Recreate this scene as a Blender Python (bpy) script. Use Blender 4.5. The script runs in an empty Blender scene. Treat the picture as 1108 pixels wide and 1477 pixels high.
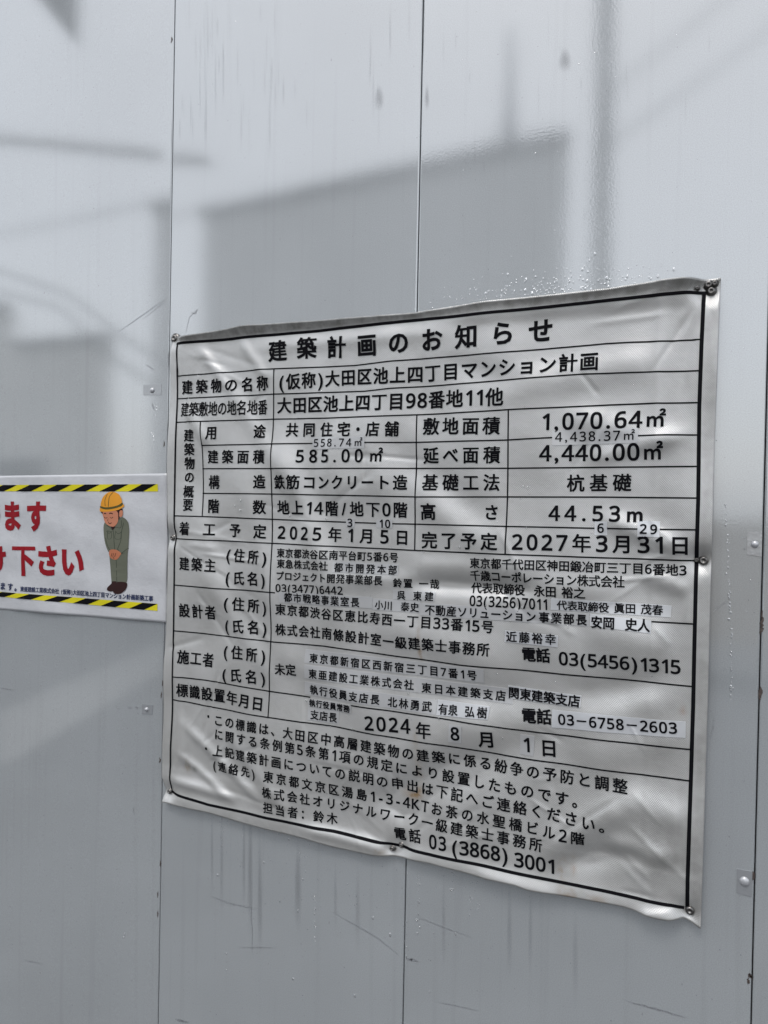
import bpy, bmesh, math, random
import numpy as np
from mathutils import Vector, Matrix, noise
from mathutils.geometry import tessellate_polygon

S = bpy.context.scene
COL = S.collection
R = math.radians

# ------------------------------------------------------------------ camera
CX, CZ, CD = 0.9533, 1.5, 1.0854          # camera stands CD metres in front of the fence
FPX = 1067.0                               # focal length in pixels of the 1108 px wide photo
RIGHT = Vector((0.90682226, 0.42105739, 0.01959773))
UP = Vector((-0.0220705, 0.00100006, 0.99975592))
FWD = Vector((-0.42093502, 0.90703345, -0.01019982))
cam_d = bpy.data.cameras.new('camera')
cam = bpy.data.objects.new('camera', cam_d)
COL.objects.link(cam)
cam_d.sensor_fit = 'HORIZONTAL'
cam_d.sensor_width = 36.0
cam_d.lens = 36.0 * FPX / 1108.0
cam_d.clip_start = 0.02
cam_d.clip_end = 500
m = Matrix.Identity(4)
for i in range(3):
    m[i][0], m[i][1], m[i][2] = RIGHT[i], UP[i], -FWD[i]
m[0][3], m[1][3], m[2][3] = CX, -CD, CZ
cam.matrix_world = m
S.camera = cam

# ------------------------------------------------------------------ light
SUN_EL, SUN_AZ = 62.0, 186.0               # veiled sun high over the street, behind thin cloud
EXPOSURE = 0.95
world = bpy.data.worlds.new('World')
S.world = world
world.use_nodes = True
wn = world.node_tree.nodes
wl = world.node_tree.links
sky = wn.new('ShaderNodeTexSky')
sky.sky_type = 'NISHITA'
sky.sun_disc = False
sky.sun_elevation = R(SUN_EL)
sky.sun_rotation = R(SUN_AZ)
sky.air_density = 1.0
sky.dust_density = 3.5
sky.ozone_density = 1.0
hs = wn.new('ShaderNodeHueSaturation')
hs.inputs['Saturation'].default_value = 0.46
wl.new(sky.outputs[0], hs.inputs['Color'])
cloud = wn.new('ShaderNodeMix')             # thin even cloud over the clear sky
cloud.data_type = 'RGBA'
cloud.inputs[0].default_value = 0.5
cloud.inputs[7].default_value = (7.7, 8.1, 8.52, 1)
wl.new(hs.outputs[0], cloud.inputs[6])
wl.new(cloud.outputs[2], wn['Background'].inputs['Color'])
wn['Background'].inputs['Strength'].default_value = 0.15
sun_d = bpy.data.lights.new('sun', 'SUN')
sun = bpy.data.objects.new('sun', sun_d)
COL.objects.link(sun)
sun_d.energy = 0.6
sun_d.angle = R(16)
sun_d.color = (1.0, 0.97, 0.92)
sd = Vector((math.sin(R(SUN_AZ)) * math.cos(R(SUN_EL)), math.cos(R(SUN_AZ)) * math.cos(R(SUN_EL)), math.sin(R(SUN_EL))))
sun.rotation_euler = sd.to_track_quat('Z', 'Y').to_euler()
sun.location = (0, 4, 12)
S.view_settings.view_transform = 'Standard'
S.view_settings.look = 'None'
S.view_settings.gamma = 1.0
S.view_settings.exposure = EXPOSURE

# ------------------------------------------------------------------ helpers
TILT = math.tan(R(2.0))                    # the leftmost panel is turned by two degrees

OFF = [0.0]                                # distance of the surveyed surface from the fence face

def W(px, py, left=False):
    """survey of the wall: where a point of the photo lies, in metres on the fence face (X, Z)"""
    d = FWD + RIGHT * ((px - 554.0) / FPX) - UP * ((py - 738.5) / FPX)
    if left:                               # plane y = X * TILT
        t = (CX * TILT + CD - OFF[0]) / (d.y - d.x * TILT)
    else:
        t = (CD - OFF[0]) / d.y
    return CX + t * d.x, CZ + t * d.z

def obj(name, verts, faces, mat, parent=None, smooth=False, loc=None):
    me = bpy.data.meshes.new(name)
    if loc is not None:
        verts = [(v[0] - loc[0], v[1] - loc[1], v[2] - loc[2]) for v in verts]
    elif parent is not None:
        l = WLOC[parent.name]
        verts = [(v[0] - l[0], v[1] - l[1], v[2] - l[2]) for v in verts]
    me.from_pydata([tuple(v) for v in verts], [], faces)
    me.update()
    for mm in (mat if isinstance(mat, (list, tuple)) else [mat]):
        me.materials.append(mm)
    if smooth:
        me.polygons.foreach_set('use_smooth', [True] * len(me.polygons))
    o = bpy.data.objects.new(name, me)
    COL.objects.link(o)
    if parent is not None:
        o.parent = parent
        WLOC[o.name] = WLOC[parent.name]
    if loc is not None:
        o.location = loc
        WLOC[o.name] = tuple(loc)
    return o

WLOC = {}

def thing(name, loc, label, cat, group=None):
    o = bpy.data.objects.new(name, None)
    o.empty_display_size = 0.1
    COL.objects.link(o)
    o.location = loc
    WLOC[o.name] = tuple(loc)
    tag(o, label, cat, group)
    return o

def tag(o, label=None, cat=None, group=None, kind=None):
    if label: o['label'] = label
    if cat: o['category'] = cat
    if group: o['group'] = group
    if kind: o['kind'] = kind
    return o

class MB:
    """collects simple solids into one mesh"""
    def __init__(self): self.v, self.f, self.mi = [], [], []
    def add(self, vs, fs, mi=0):
        b = len(self.v)
        self.v += [tuple(x) for x in vs]
        self.f += [[b + i for i in f] for f in fs]
        self.mi += [mi] * len(fs)
    def box(self, a, b, bev=0.0, mi=0):
        bm = bmesh.new()
        bmesh.ops.create_cube(bm, size=1)
        for v in bm.verts:
            v.co = Vector([(a[i] + b[i]) / 2 + v.co[i] * (b[i] - a[i]) for i in range(3)])
        if bev:
            bmesh.ops.bevel(bm, geom=bm.edges[:], offset=bev, segments=2, affect='EDGES', profile=0.5)
        bm.verts.index_update()
        self.add([v.co for v in bm.verts], [[v.index for v in f.verts] for f in bm.faces], mi)
        bm.free()
    def tube(self, pts, r, n=8, mi=0, r2=None):
        pts = [Vector(p) for p in pts]
        rings = []
        for i, p in enumerate(pts):
            t = (pts[min(i + 1, len(pts) - 1)] - pts[max(i - 1, 0)]).normalized()
            a = t.orthogonal().normalized() if abs(t.z) > .9 else t.cross(Vector((0, 0, 1))).normalized()
            b = t.cross(a)
            rr = r if r2 is None else r + (r2 - r) * i / max(1, len(pts) - 1)
            rings.append([p + (a * math.cos(2 * math.pi * k / n) + b * math.sin(2 * math.pi * k / n)) * rr for k in range(n)])
        vs = [v for rg in rings for v in rg]
        fs = [[i * n + k, i * n + (k + 1) % n, (i + 1) * n + (k + 1) % n, (i + 1) * n + k] for i in range(len(rings) - 1) for k in range(n)]
        fs += [list(range(n))[::-1], [(len(rings) - 1) * n + k for k in range(n)]]
        self.add(vs, fs, mi)
    def lathe(self, c, prof, n=20, axis='y', mi=0):
        """prof: (radius, height towards the street) ; axis y = pointing out of the wall"""
        vs, fs = [], []
        for (rr, h) in prof:
            for k in range(n):
                a = 2 * math.pi * k / n
                if axis == 'y': vs.append((c[0] + rr * math.cos(a), c[1] - h, c[2] + rr * math.sin(a)))
                else: vs.append((c[0] + rr * math.cos(a), c[1] + rr * math.sin(a), c[2] + h))
        for i in range(len(prof) - 1):
            for k in range(n):
                fs.append([i * n + k, i * n + (k + 1) % n, (i + 1) * n + (k + 1) % n, (i + 1) * n + k])
        fs.append([(len(prof) - 1) * n + k for k in range(n)])
        self.add(vs, fs, mi)
    def build(self, name, mat, parent=None, smooth=False, loc=None):
        o = obj(name, self.v, self.f, mat, parent, smooth, loc)
        if any(self.mi): o.data.polygons.foreach_set('material_index', self.mi)
        return o

# ------------------------------------------------------------------ materials
def mat(name, col, rough=0.5, ior=1.5, metal=0.0, bump=None, vary=None, trans=0.0):
    """bump: list of (scale, strength, distance); vary: (scale, amount) brightness variation"""
    mm = bpy.data.materials.new(name)
    mm.use_nodes = True
    N, L = mm.node_tree.nodes, mm.node_tree.links
    B = N['Principled BSDF']
    B.inputs['Base Color'].default_value = (*col, 1)
    B.inputs['Roughness'].default_value = rough
    B.inputs['IOR'].default_value = ior
    B.inputs['Metallic'].default_value = metal
    B.inputs['Transmission Weight'].default_value = trans
    tc = N.new('ShaderNodeTexCoord')
    if vary:
        nz = N.new('ShaderNodeTexNoise'); nz.inputs['Scale'].default_value = vary[0]; nz.inputs['Detail'].default_value = 6
        L.new(tc.outputs['Object'], nz.inputs['Vector'])
        mr = N.new('ShaderNodeMapRange')
        mr.inputs[1].default_value = .3; mr.inputs[2].default_value = .7
        mr.inputs[3].default_value = 1 - vary[1]; mr.inputs[4].default_value = 1 + vary[1]
        L.new(nz.outputs[0], mr.inputs[0])
        mx = N.new('ShaderNodeVectorMath'); mx.operation = 'SCALE'
        mx.inputs[0].default_value = col
        L.new(mr.outputs[0], mx.inputs['Scale'])
        L.new(mx.outputs[0], B.inputs['Base Color'])
    last = None
    for (sc, st, di) in bump or []:
        nz = N.new('ShaderNodeTexNoise'); nz.inputs['Scale'].default_value = sc; nz.inputs['Detail'].default_value = 2
        L.new(tc.outputs['Object'], nz.inputs['Vector'])
        bp = N.new('ShaderNodeBump'); bp.inputs['Strength'].default_value = st; bp.inputs['Distance'].default_value = di
        L.new(nz.outputs[0], bp.inputs['Height'])
        if last: L.new(last.outputs[0], bp.inputs['Normal'])
        last = bp
    if last: L.new(last.outputs[0], B.inputs['Normal'])
    return mm

def panel_material():
    """painted steel: glossy pale grey with orange peel, faint rain streaks and specks of dirt"""
    mm = mat('painted_steel', (0.204, 0.217, 0.226), 0.08, 2.45, 0.0, [(6, .03, .004), (330, .045, .0007)])
    N, L = mm.node_tree.nodes, mm.node_tree.links
    B = N['Principled BSDF']
    tc = N.new('ShaderNodeTexCoord')
    mp = N.new('ShaderNodeMapping'); mp.inputs['Scale'].default_value = (70, 70, 1.6)
    L.new(tc.outputs['Object'], mp.inputs[0])
    st = N.new('ShaderNodeTexNoise'); st.inputs['Scale'].default_value = 1.0; st.inputs['Detail'].default_value = 4
    L.new(mp.outputs[0], st.inputs['Vector'])
    r1 = N.new('ShaderNodeMapRange'); r1.inputs[1].default_value = .56; r1.inputs[2].default_value = .80; r1.inputs[3].default_value = 1; r1.inputs[4].default_value = .91
    L.new(st.outputs[0], r1.inputs[0])
    cl = N.new('ShaderNodeTexNoise'); cl.inputs['Scale'].default_value = 3.2; cl.inputs['Detail'].default_value = 5
    L.new(tc.outputs['Object'], cl.inputs['Vector'])
    r2 = N.new('ShaderNodeMapRange'); r2.inputs[1].default_value = .3; r2.inputs[2].default_value = .7; r2.inputs[3].default_value = .92; r2.inputs[4].default_value = 1.05
    L.new(cl.outputs[0], r2.inputs[0])
    sp = N.new('ShaderNodeTexNoise'); sp.inputs['Scale'].default_value = 260; sp.inputs['Detail'].default_value = 1
    L.new(tc.outputs['Object'], sp.inputs['Vector'])
    r3 = N.new('ShaderNodeMapRange'); r3.inputs[1].default_value = .76; r3.inputs[2].default_value = .82; r3.inputs[3].default_value = 1; r3.inputs[4].default_value = .45
    L.new(sp.outputs[0], r3.inputs[0])
    fg = N.new('ShaderNodeTexNoise'); fg.inputs['Scale'].default_value = 700; fg.inputs['Detail'].default_value = 1
    L.new(tc.outputs['Object'], fg.inputs['Vector'])
    r4 = N.new('ShaderNodeMapRange'); r4.inputs[1].default_value = .3; r4.inputs[2].default_value = .7; r4.inputs[3].default_value = .90; r4.inputs[4].default_value = 1.10
    L.new(fg.outputs[0], r4.inputs[0])
    m1 = N.new('ShaderNodeMath'); m1.operation = 'MULTIPLY'
    m2 = N.new('ShaderNodeMath'); m2.operation = 'MULTIPLY'
    m3 = N.new('ShaderNodeMath'); m3.operation = 'MULTIPLY'
    L.new(r1.outputs[0], m1.inputs[0]); L.new(r2.outputs[0], m1.inputs[1])
    L.new(m1.outputs[0], m2.inputs[0]); L.new(r3.outputs[0], m2.inputs[1])
    L.new(m2.outputs[0], m3.inputs[0]); L.new(r4.outputs[0], m3.inputs[1])
    sc = N.new('ShaderNodeVectorMath'); sc.operation = 'SCALE'
    sc.inputs[0].default_value = (0.204, 0.217, 0.226)
    L.new(m3.outputs[0], sc.inputs['Scale'])
    L.new(sc.outputs[0], B.inputs['Base Color'])
    rr = N.new('ShaderNodeMapRange'); rr.inputs[3].default_value = .052; rr.inputs[4].default_value = .08
    L.new(cl.outputs[0], rr.inputs[0])
    L.new(rr.outputs[0], B.inputs['Roughness'])
    return mm

def vinyl_material():
    """coated banner cloth: white, woven, satin; grey tone and brown stains come from the mesh attribute"""
    mm = mat('vinyl_cloth', (0.255, 0.255, 0.250), 0.25, 2.45)
    N, L = mm.node_tree.nodes, mm.node_tree.links
    B = N['Principled BSDF']
    tc = N.new('ShaderNodeTexCoord')
    last = None
    for ang, st in ((0.7, .26), (-0.85, .26)):
        mp = N.new('ShaderNodeMapping'); mp.inputs['Rotation'].default_value = (0, ang, 0)
        L.new(tc.outputs['Object'], mp.inputs[0])
        wv = N.new('ShaderNodeTexWave'); wv.inputs['Scale'].default_value = 145; wv.bands_direction = 'X'
        wv.inputs['Distortion'].default_value = .6
        L.new(mp.outputs[0], wv.inputs['Vector'])
        bp = N.new('ShaderNodeBump'); bp.inputs['Strength'].default_value = st; bp.inputs['Distance'].default_value = .0006
        L.new(wv.outputs[1], bp.inputs['Height'])
        if last: L.new(last.outputs[0], bp.inputs['Normal'])
        last = bp
    for sc_, st, di in ((26, .30, .003), (90, .28, .0012), (420, .25, .0006)):
        nz = N.new('ShaderNodeTexNoise'); nz.inputs['Scale'].default_value = sc_; nz.inputs['Detail'].default_value = 3
        L.new(tc.outputs['Object'], nz.inputs['Vector'])
        bp = N.new('ShaderNodeBump'); bp.inputs['Strength'].default_value = st; bp.inputs['Distance'].default_value = di
        L.new(nz.outputs[0], bp.inputs['Height'])
        L.new(last.outputs[0], bp.inputs['Normal'])
        last = bp
    L.new(last.outputs[0], B.inputs['Normal'])
    at = N.new('ShaderNodeAttribute'); at.attribute_name = 'stain'
    sp = N.new('ShaderNodeSeparateColor')
    L.new(at.outputs['Color'], sp.inputs[0])
    nz = N.new('ShaderNodeTexNoise'); nz.inputs['Scale'].default_value = 55; nz.inputs['Detail'].default_value = 7
    L.new(tc.outputs['Object'], nz.inputs['Vector'])
    n2 = N.new('ShaderNodeTexNoise'); n2.inputs['Scale'].default_value = 12; n2.inputs['Detail'].default_value = 8
    L.new(tc.outputs['Object'], n2.inputs['Vector'])
    def mul(a, b, mx=None):
        q = N.new('ShaderNodeMath'); q.operation = 'MULTIPLY'; q.use_clamp = True
        L.new(a, q.inputs[0])
        if isinstance(b, float): q.inputs[1].default_value = b
        else: L.new(b, q.inputs[1])
        return q.outputs[0]
    r = N.new('ShaderNodeMapRange'); r.inputs[1].default_value = .38; r.inputs[2].default_value = .62
    L.new(nz.outputs[0], r.inputs[0])
    g = N.new('ShaderNodeMapRange'); g.inputs[1].default_value = .35; g.inputs[2].default_value = .7
    L.new(n2.outputs[0], g.inputs[0])
    # overall mottled dirt
    mx0 = N.new('ShaderNodeMix'); mx0.data_type = 'RGBA'
    mx0.inputs[6].default_value = (.255, .255, .250, 1); mx0.inputs[7].default_value = (.165, .162, .152, 1)
    L.new(mul(g.outputs[0], .55), mx0.inputs[0])
    mx1 = N.new('ShaderNodeMix'); mx1.data_type = 'RGBA'
    mx1.inputs[7].default_value = (.085, .082, .075, 1)
    rg = N.new('ShaderNodeMapRange'); rg.inputs[1].default_value = .35; rg.inputs[2].default_value = .65; rg.inputs[3].default_value = .45
    L.new(nz.outputs[0], rg.inputs[0])
    L.new(mx0.outputs[2], mx1.inputs[6]); L.new(mul(sp.outputs[1], rg.outputs[0]), mx1.inputs[0])
    mx2 = N.new('ShaderNodeMix'); mx2.data_type = 'RGBA'
    mx2.inputs[7].default_value = (.14, .08, .025, 1)
    L.new(mx1.outputs[2], mx2.inputs[6]); L.new(mul(sp.outputs[0], r.outputs[0]), mx2.inputs[0])
    L.new(mx2.outputs[2], B.inputs['Base Color'])
    return mm

M = {}
M['panel'] = panel_material()
M['vinyl'] = vinyl_material()
M['banner'] = mat('banner_cloth', (0.33, 0.334, 0.35), 0.38, 1.6, 0, [(60, .25, .003), (330, .3, .0008)], (25, .06))
M['ink'] = mat('black_ink', (0.004, 0.004, 0.005), 0.5, 1.10)
M['tape'] = mat('white_label_tape', (0.31, 0.317, 0.332), 0.28, 2.0, 0, [(300, .1, .0006)])
M['clear'] = mat('clear_label_tape', (0.25, 0.252, 0.256), 0.25, 2.4, 0, [(300, .1, .0006)])
M['screw'] = mat('screw_steel', (0.13, 0.125, 0.12), 0.28, 1.5, 1.0, [(400, .3, .0008)], (200, .4))
M['rivet'] = mat('white_rivet', (0.22, 0.225, 0.24), 0.3, 2.3)
M['patch'] = mat('patch_paint', (0.15, 0.158, 0.168), 0.2, 2.7, 0, [(200, .2, .001)])
M['gap'] = mat('dark_seam', (0.05, 0.045, 0.045), 0.7, 1.4)
M['rust'] = mat('rust', (0.045, 0.034, 0.03), 0.8, 1.4, 0, None, (300, .5))
M['scratch'] = mat('scuff_grey', (0.13, 0.135, 0.145), 0.35, 1.9, 0, None, (400, .5))
M['smudge'] = mat('smudge_grey', (0.10, 0.10, 0.11), 0.45, 1.6)
N, L = M['smudge'].node_tree.nodes, M['smudge'].node_tree.links      # a dark film that thins out at its rim
at_ = N.new('ShaderNodeAttribute'); at_.attribute_name = 'film'
L.new(at_.outputs['Fac'], N['Principled BSDF'].inputs['Alpha'])
M['water'] = mat('water', (1, 1, 1), 0.0, 1.33, 0, None, None, 1.0)
M['red'] = mat('red_print', (0.17, 0.005, 0.010), 0.5, 1.18)
M['navy'] = mat('navy_print', (0.014, 0.02, 0.055), 0.5, 1.18)
M['yellow'] = mat('yellow_print', (0.42, 0.37, 0.012), 0.5, 1.18)
M['helmet'] = mat('helmet_print', (0.46, 0.20, 0.022), 0.5, 1.18)
M['olive'] = mat('olive_print', (0.06, 0.055, 0.018), 0.5, 1.18)
M['skin'] = mat('skin_print', (0.34, 0.14, 0.085), 0.5, 1.18)
M['hand'] = mat('hand_print', (0.30, 0.11, 0.06), 0.5, 1.18)
M['hair'] = mat('hair_print', (0.02, 0.008, 0.008), 0.5, 1.18)
M['suit'] = mat('suit_print', (0.085, 0.09, 0.068), 0.5, 1.18)
M['suitline'] = mat('suit_line_print', (0.035, 0.04, 0.03), 0.5, 1.18)
M['asphalt'] = mat('asphalt', (0.075, 0.075, 0.077), 0.75, 1.45, 0, [(60, .5, .01)], (8, .2))
M['paving'] = mat('pavement_concrete', (0.09, 0.09, 0.09), 0.8, 1.45, 0, [(40, .4, .01)], (5, .15))
M['concrete'] = mat('light_band_tone', (0.22, 0.218, 0.212), 0.8, 1.45, 0, [(40, .3, .01)], (6, .12))  # pale colour standing in for a sunlit patch of the road
M['paint'] = mat('road_paint', (0.6, 0.6, 0.58), 0.6, 1.45, 0, None, (20, .15))
M['soil'] = mat('bare_soil', (0.12, 0.10, 0.075), 0.9, 1.4, 0, [(8, .6, .05)], (3, .3))
M['render'] = mat('pale_render', (0.82, 0.82, 0.82), 0.8, 1.45, 0, [(80, .3, .004)], (2, .06))
M['render2'] = mat('beige_tile', (0.78, 0.77, 0.74), 0.7, 1.45, 0, [(80, .3, .004)], (2, .08))
M['slab'] = mat('dark_coping', (0.12, 0.12, 0.125), 0.6, 1.45)
M['glass'] = mat('window_glass', (0.03, 0.035, 0.04), 0.06, 1.5)
M['alu'] = mat('aluminium', (0.45, 0.45, 0.46), 0.4, 1.5, .8)
M['pole'] = mat('pole_concrete', (0.5, 0.5, 0.5), 0.8, 1.45, 0, None, (5, .1))
M['cable'] = mat('black_cable', (0.02, 0.02, 0.022), 0.6, 1.45)
M['leaf'] = mat('leaves', (0.05, 0.08, 0.03), 0.6, 1.45, 0, None, (3, .4))
M['bark'] = mat('bark', (0.12, 0.09, 0.06), 0.9, 1.4)

# ------------------------------------------------------------------ ground and street (seen mirrored in the fence)
def sheet(name, x0, x1, y0, y1, z, m_, n=1):
    o = obj(name, [(x0, y0, z), (x1, y0, z), (x1, y1, z), (x0, y1, z)], [[0, 1, 2, 3]], m_, loc=(0, 0, 0))
    tag(o, kind='structure')
    return o
sheet('ground', -150, 150, -150, 150, -0.14, M['soil'])
sheet('road', -120, 120, -6.4, -2.0, -0.12, M['asphalt'])
pv = MB(); pv.box((-120, -2.0, -0.13), (120, 1.5, 0.0)); tag(pv.build('pavement', M['paving'], loc=(0, 0, 0)), kind='structure')
pv = MB(); pv.box((-120, -8.2, -0.13), (120, -6.4, 0.0)); tag(pv.build('far_pavement', M['paving'], loc=(0, 0, 0)), kind='structure')
# ------------------------------------------------------------------ houses, pole, wires across the street
def window(parent, x0, x1, z0, z1, y):
    f = MB()
    w = .06
    f.box((x0, y, z0), (x0 + w, y + .07, z1)); f.box((x1 - w, y, z0), (x1, y + .07, z1))
    f.box((x0 + w, y, z1 - w), (x1 - w, y + .068, z1)); f.box((x0 + w, y, z0), (x1 - w, y + .068, z0 + w))
    f.box(((x0 + x1) / 2 - .025, y, z0 + w), ((x0 + x1) / 2 + .025, y + .066, z1 - w))
    fr = f.build('window', M['alu'], parent)
    g = MB(); g.box((x0 + w, y + .005, z0 + w), (x1 - w, y + .03, z1 - w)); g.build('pane', M['glass'], fr)

o = obj('light_band_patch', [(-2.75, -2.06, -.112), (-3.76, -3.0, -.112), (-4.47, -5.9, -.112), (-3.55, -4.7, -.112)], [[0, 3, 2, 1]], M['concrete'], loc=(0, 0, 0)); tag(o, kind='structure')  # added pale patch, mirrored as the diagonal light band at lower left
hx0, hx1, hy = -6.54, -0.94, -8.2
house = thing('house', ((hx0 + hx1) / 2, hy, 0), 'flat-roofed grey rendered house across the street, seen mirrored in the fence', 'house')
def prism(fp, z0, z1):
    b = MB(); n = len(fp)
    b.add([(x, y, z0) for x, y in fp] + [(x, y, z1) for x, y in fp], [list(range(n))[::-1], list(range(n, 2 * n))] + [[i, (i + 1) % n, n + (i + 1) % n, n + i] for i in range(n)])
    return b
b = prism([(hx1, hy), (hx0, hy), (hx0 - .2, hy - 7), (-2.9, hy - 7)], 0, 5.85); b.build('wall', M['render'], house)
b = prism([(hx1 + .03, hy + .04), (hx0 - .03, hy + .04), (hx0 - .23, hy - 7.04), (-2.86, hy - 7.04)], 5.85, 6.0); b.build('roof', M['slab'], house)
for (a, c, z0, z1) in ((-6.0, -4.4, .9, 2.2), (-3.4, -2.5, .9, 2.1)):
    window(house, a, c, z0, z1, hy)
b = MB(); b.box((-2.1, hy, .02), (-1.2, hy + .06, 2.1)); d_ = b.build('door', M['slab'], house)
b = MB(); b.box((-1.34, hy + .06, .95), (-1.30, hy + .11, 1.15)); b.build('handle', M['alu'], d_)
for ch in house.children:                  # the parapet climbs a little towards the right
    for v in ch.data.vertices:
        if v.co.z > 5: v.co.z += .05 + .13 * (v.co.x + house.location.x - hx0) / (hx1 - hx0)
b = MB(); b.box((-2.22, hy - .8, 6.0), (-2.00, hy - .5, 6.45), .03); b.tube([(-2.11, hy - .65, 6.45), (-2.11, hy - .65, 6.6)], .03); b.build('water_tank', M['slab'], house)
b = MB(); b.tube([(-1.78, hy - .3, 6.0), (-1.78, hy - .3, 6.7)], .11, r2=.09); b.tube([(-1.78, hy - .3, 6.7), (-1.78, hy - .3, 7.8)], .07, r2=.03); b.build('antenna', M['alu'], house)

low = thing('low_house', (-11.5, -8.6, 0), 'low beige tiled house with stepped roof across the street, mirrored in the leftmost panel', 'house')
b = prism([(-9.9, -8.6), (-16, -8.6), (-16, -9.6), (-11.0, -9.6)], 0, 4.75); q = prism([(-7.7, -8.62), (-9.9, -8.62), (-9.9, -9.6), (-8.6, -9.6)], 0, 4.1); b.add(q.v, q.f); b.build('wall', M['render2'], low)
b = prism([(-9.8, -8.5), (-16.1, -8.5), (-16.1, -9.7), (-11.0, -9.7)], 4.75, 4.9); q = prism([(-7.6, -8.52), (-9.8, -8.52), (-9.8, -9.7), (-8.6, -9.7)], 4.1, 4.22); b.add(q.v, q.f); b.build('roof', M['slab'], low)
window(low, -13.2, -11.6, 2.9, 4.1, -8.6); window(low, -10.2, -9.0, 1.0, 2.2, -8.62)

pole = thing('utility_pole', (-.42, -7.6, 0), 'grey concrete utility pole across the street, mirrored above the sign', 'utility pole')
b = MB(); b.tube([(-.42, -7.6, 0), (-.42, -7.6, 11.5)], .105, 16, r2=.085); b.build('shaft', M['pole'], pole, True)
b = MB(); b.box((-1.2, -7.5, 10.2), (.4, -7.4, 10.3), .01); b.build('crossarm', M['alu'], pole)

def cable(ends, r, lab, sag=0.0):
    pts = []
    for i in range(len(ends) - 1):
        for k in range(16 + (i == len(ends) - 2)):
            t = k / 16
            p = Vector(ends[i]).lerp(Vector(ends[i + 1]), t); p.z -= sag * 4 * t * (1 - t)
            pts.append(p)
    b = MB(); b.tube(pts, r, 6)
    o = b.build('overhead_cable', M['cable'], None, True, loc=tuple(pts[0]))
    tag(o, lab, 'cable', 'overhead cables across the street')
    return o
cable([(-18, -7.5, 9.36), (-5.9, -7.5, 6.38)], .05, 'thick black overhead cable running almost level, mirrored in the upper part of the leftmost panel', .08)
cable([(-16, -7.5, 5.45), (-5.74, -7.5, 5.72)], .016, 'thinnest overhead cable running level below the thick one, mirrored in the leftmost panel', .05)
cable([(-16, -7.5, 6.8), (-8.92, -7.5, 5.03), (-7.52, -7.5, 4.54), (-6.61, -7.5, 3.91), (-6.2, -8.2, 3.5)], .024, 'upper of the two drop wires bending down to the house, mirrored in the leftmost panel')
cable([(-16, -7.5, 6.1), (-8.91, -7.5, 4.71), (-7.65, -7.5, 4.34), (-6.86, -7.5, 3.63), (-6.4, -8.2, 3.2)], .024, 'lower of the two drop wires bending down to the house, mirrored in the leftmost panel')
cable([(-.42, -7.6, 5.6), (9, -5.0, 10.2)], .012, 'lower service wire climbing right from the pole, mirrored in the right panel', .25)
cable([(-.42, -7.6, 6.2), (9, -5.0, 11.2)], .012, 'upper service wire climbing right from the pole, mirrored in the right panel', .25)
cable([(-16, -3.5, 6.5), (8, -3.5, 6.5)], .012, 'added thin cable over the roadway carrying the dark grey triangle')  # unseen cable added to hold the dark triangle
b = MB(); b.add([(-3.61, -3.5, 5.12), (-3.60, -3.5, 6.50), (-4.78, -3.5, 6.50), (-3.61, -3.512, 5.12), (-3.60, -3.512, 6.50), (-4.78, -3.512, 6.50)], [[0, 1, 2], [3, 5, 4], [0, 3, 4, 1], [1, 4, 5, 2], [2, 5, 3, 0]])  # triangle added for the dark wedge mirrored in the leftmost panel
tag(b.build('added_wedge', M['slab'], None, False, loc=(-4, -3.5, 6.5)), 'added dark grey triangle over the street, mirrored at the top of the leftmost panel', 'added_wedge')

# ------------------------------------------------------------------ the fence
PITCH = 0.5
def fence_panel(x0, x1, label, tilt=0.0, waves=1):
    t = thing('fence_panel', ((x0 + x1) / 2, 0.03, 0), label, 'fence panel', 'white steel fence panels')
    g = 0.0007
    bm = bmesh.new()
    a, c = (x0 + g, 0.0, 0.02), (x1 - g, 0.032, 3.0)
    bmesh.ops.create_cube(bm, size=1)
    for v in bm.verts:
        v.co = Vector([(a[i] + c[i]) / 2 + v.co[i] * (c[i] - a[i]) for i in range(3)])
    bmesh.ops.bevel(bm, geom=bm.edges[:], offset=.0022, segments=3, affect='EDGES', profile=.5)
    vs = [v.co.copy() for v in bm.verts]
    bm.verts.index_update()
    fs = [[v.index for v in f.verts] for f in bm.faces]
    bm.free()
    b = MB(); b.add(vs, fs)
    b.build('steel_sheet', M['panel'], t)
    # overlap lip that closes the gap to the next panel
    b = MB(); b.box((x1 - .012, .036, .02), (x1 + .012, .040, 3.0)); b.build('overlap_lip', M['gap'], t)
    if tilt:                                # turned about its right edge
        for ch in t.children:
            for v in ch.data.vertices:
                X = v.co.x + t.location.x - x1
                v.co.y += X * tilt
    return t

p_left = fence_panel(-.5, 0, 'leftmost white steel fence panel, carrying the worker banner with black and yellow stripes', TILT)
p_far = fence_panel(-1.0, -.5, 'white steel fence panel beyond the left edge of the picture', 0)
for ch in p_far.children:
    for v in ch.data.vertices: v.co.y += -.5 * TILT
p_mid = fence_panel(0, .5, 'white steel fence panel behind the left half of the notice, between banner and centre seam')
p_right = fence_panel(.5, .9965, 'white steel fence panel behind the right half of the notice, two patches on its edge')
p_end = fence_panel(.9965, 1.5, 'white steel fence panel showing only as a sliver at the right edge of the picture')
fence_panel(1.5, 2.0, 'white steel fence panel out of view beyond the right edge')

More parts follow.
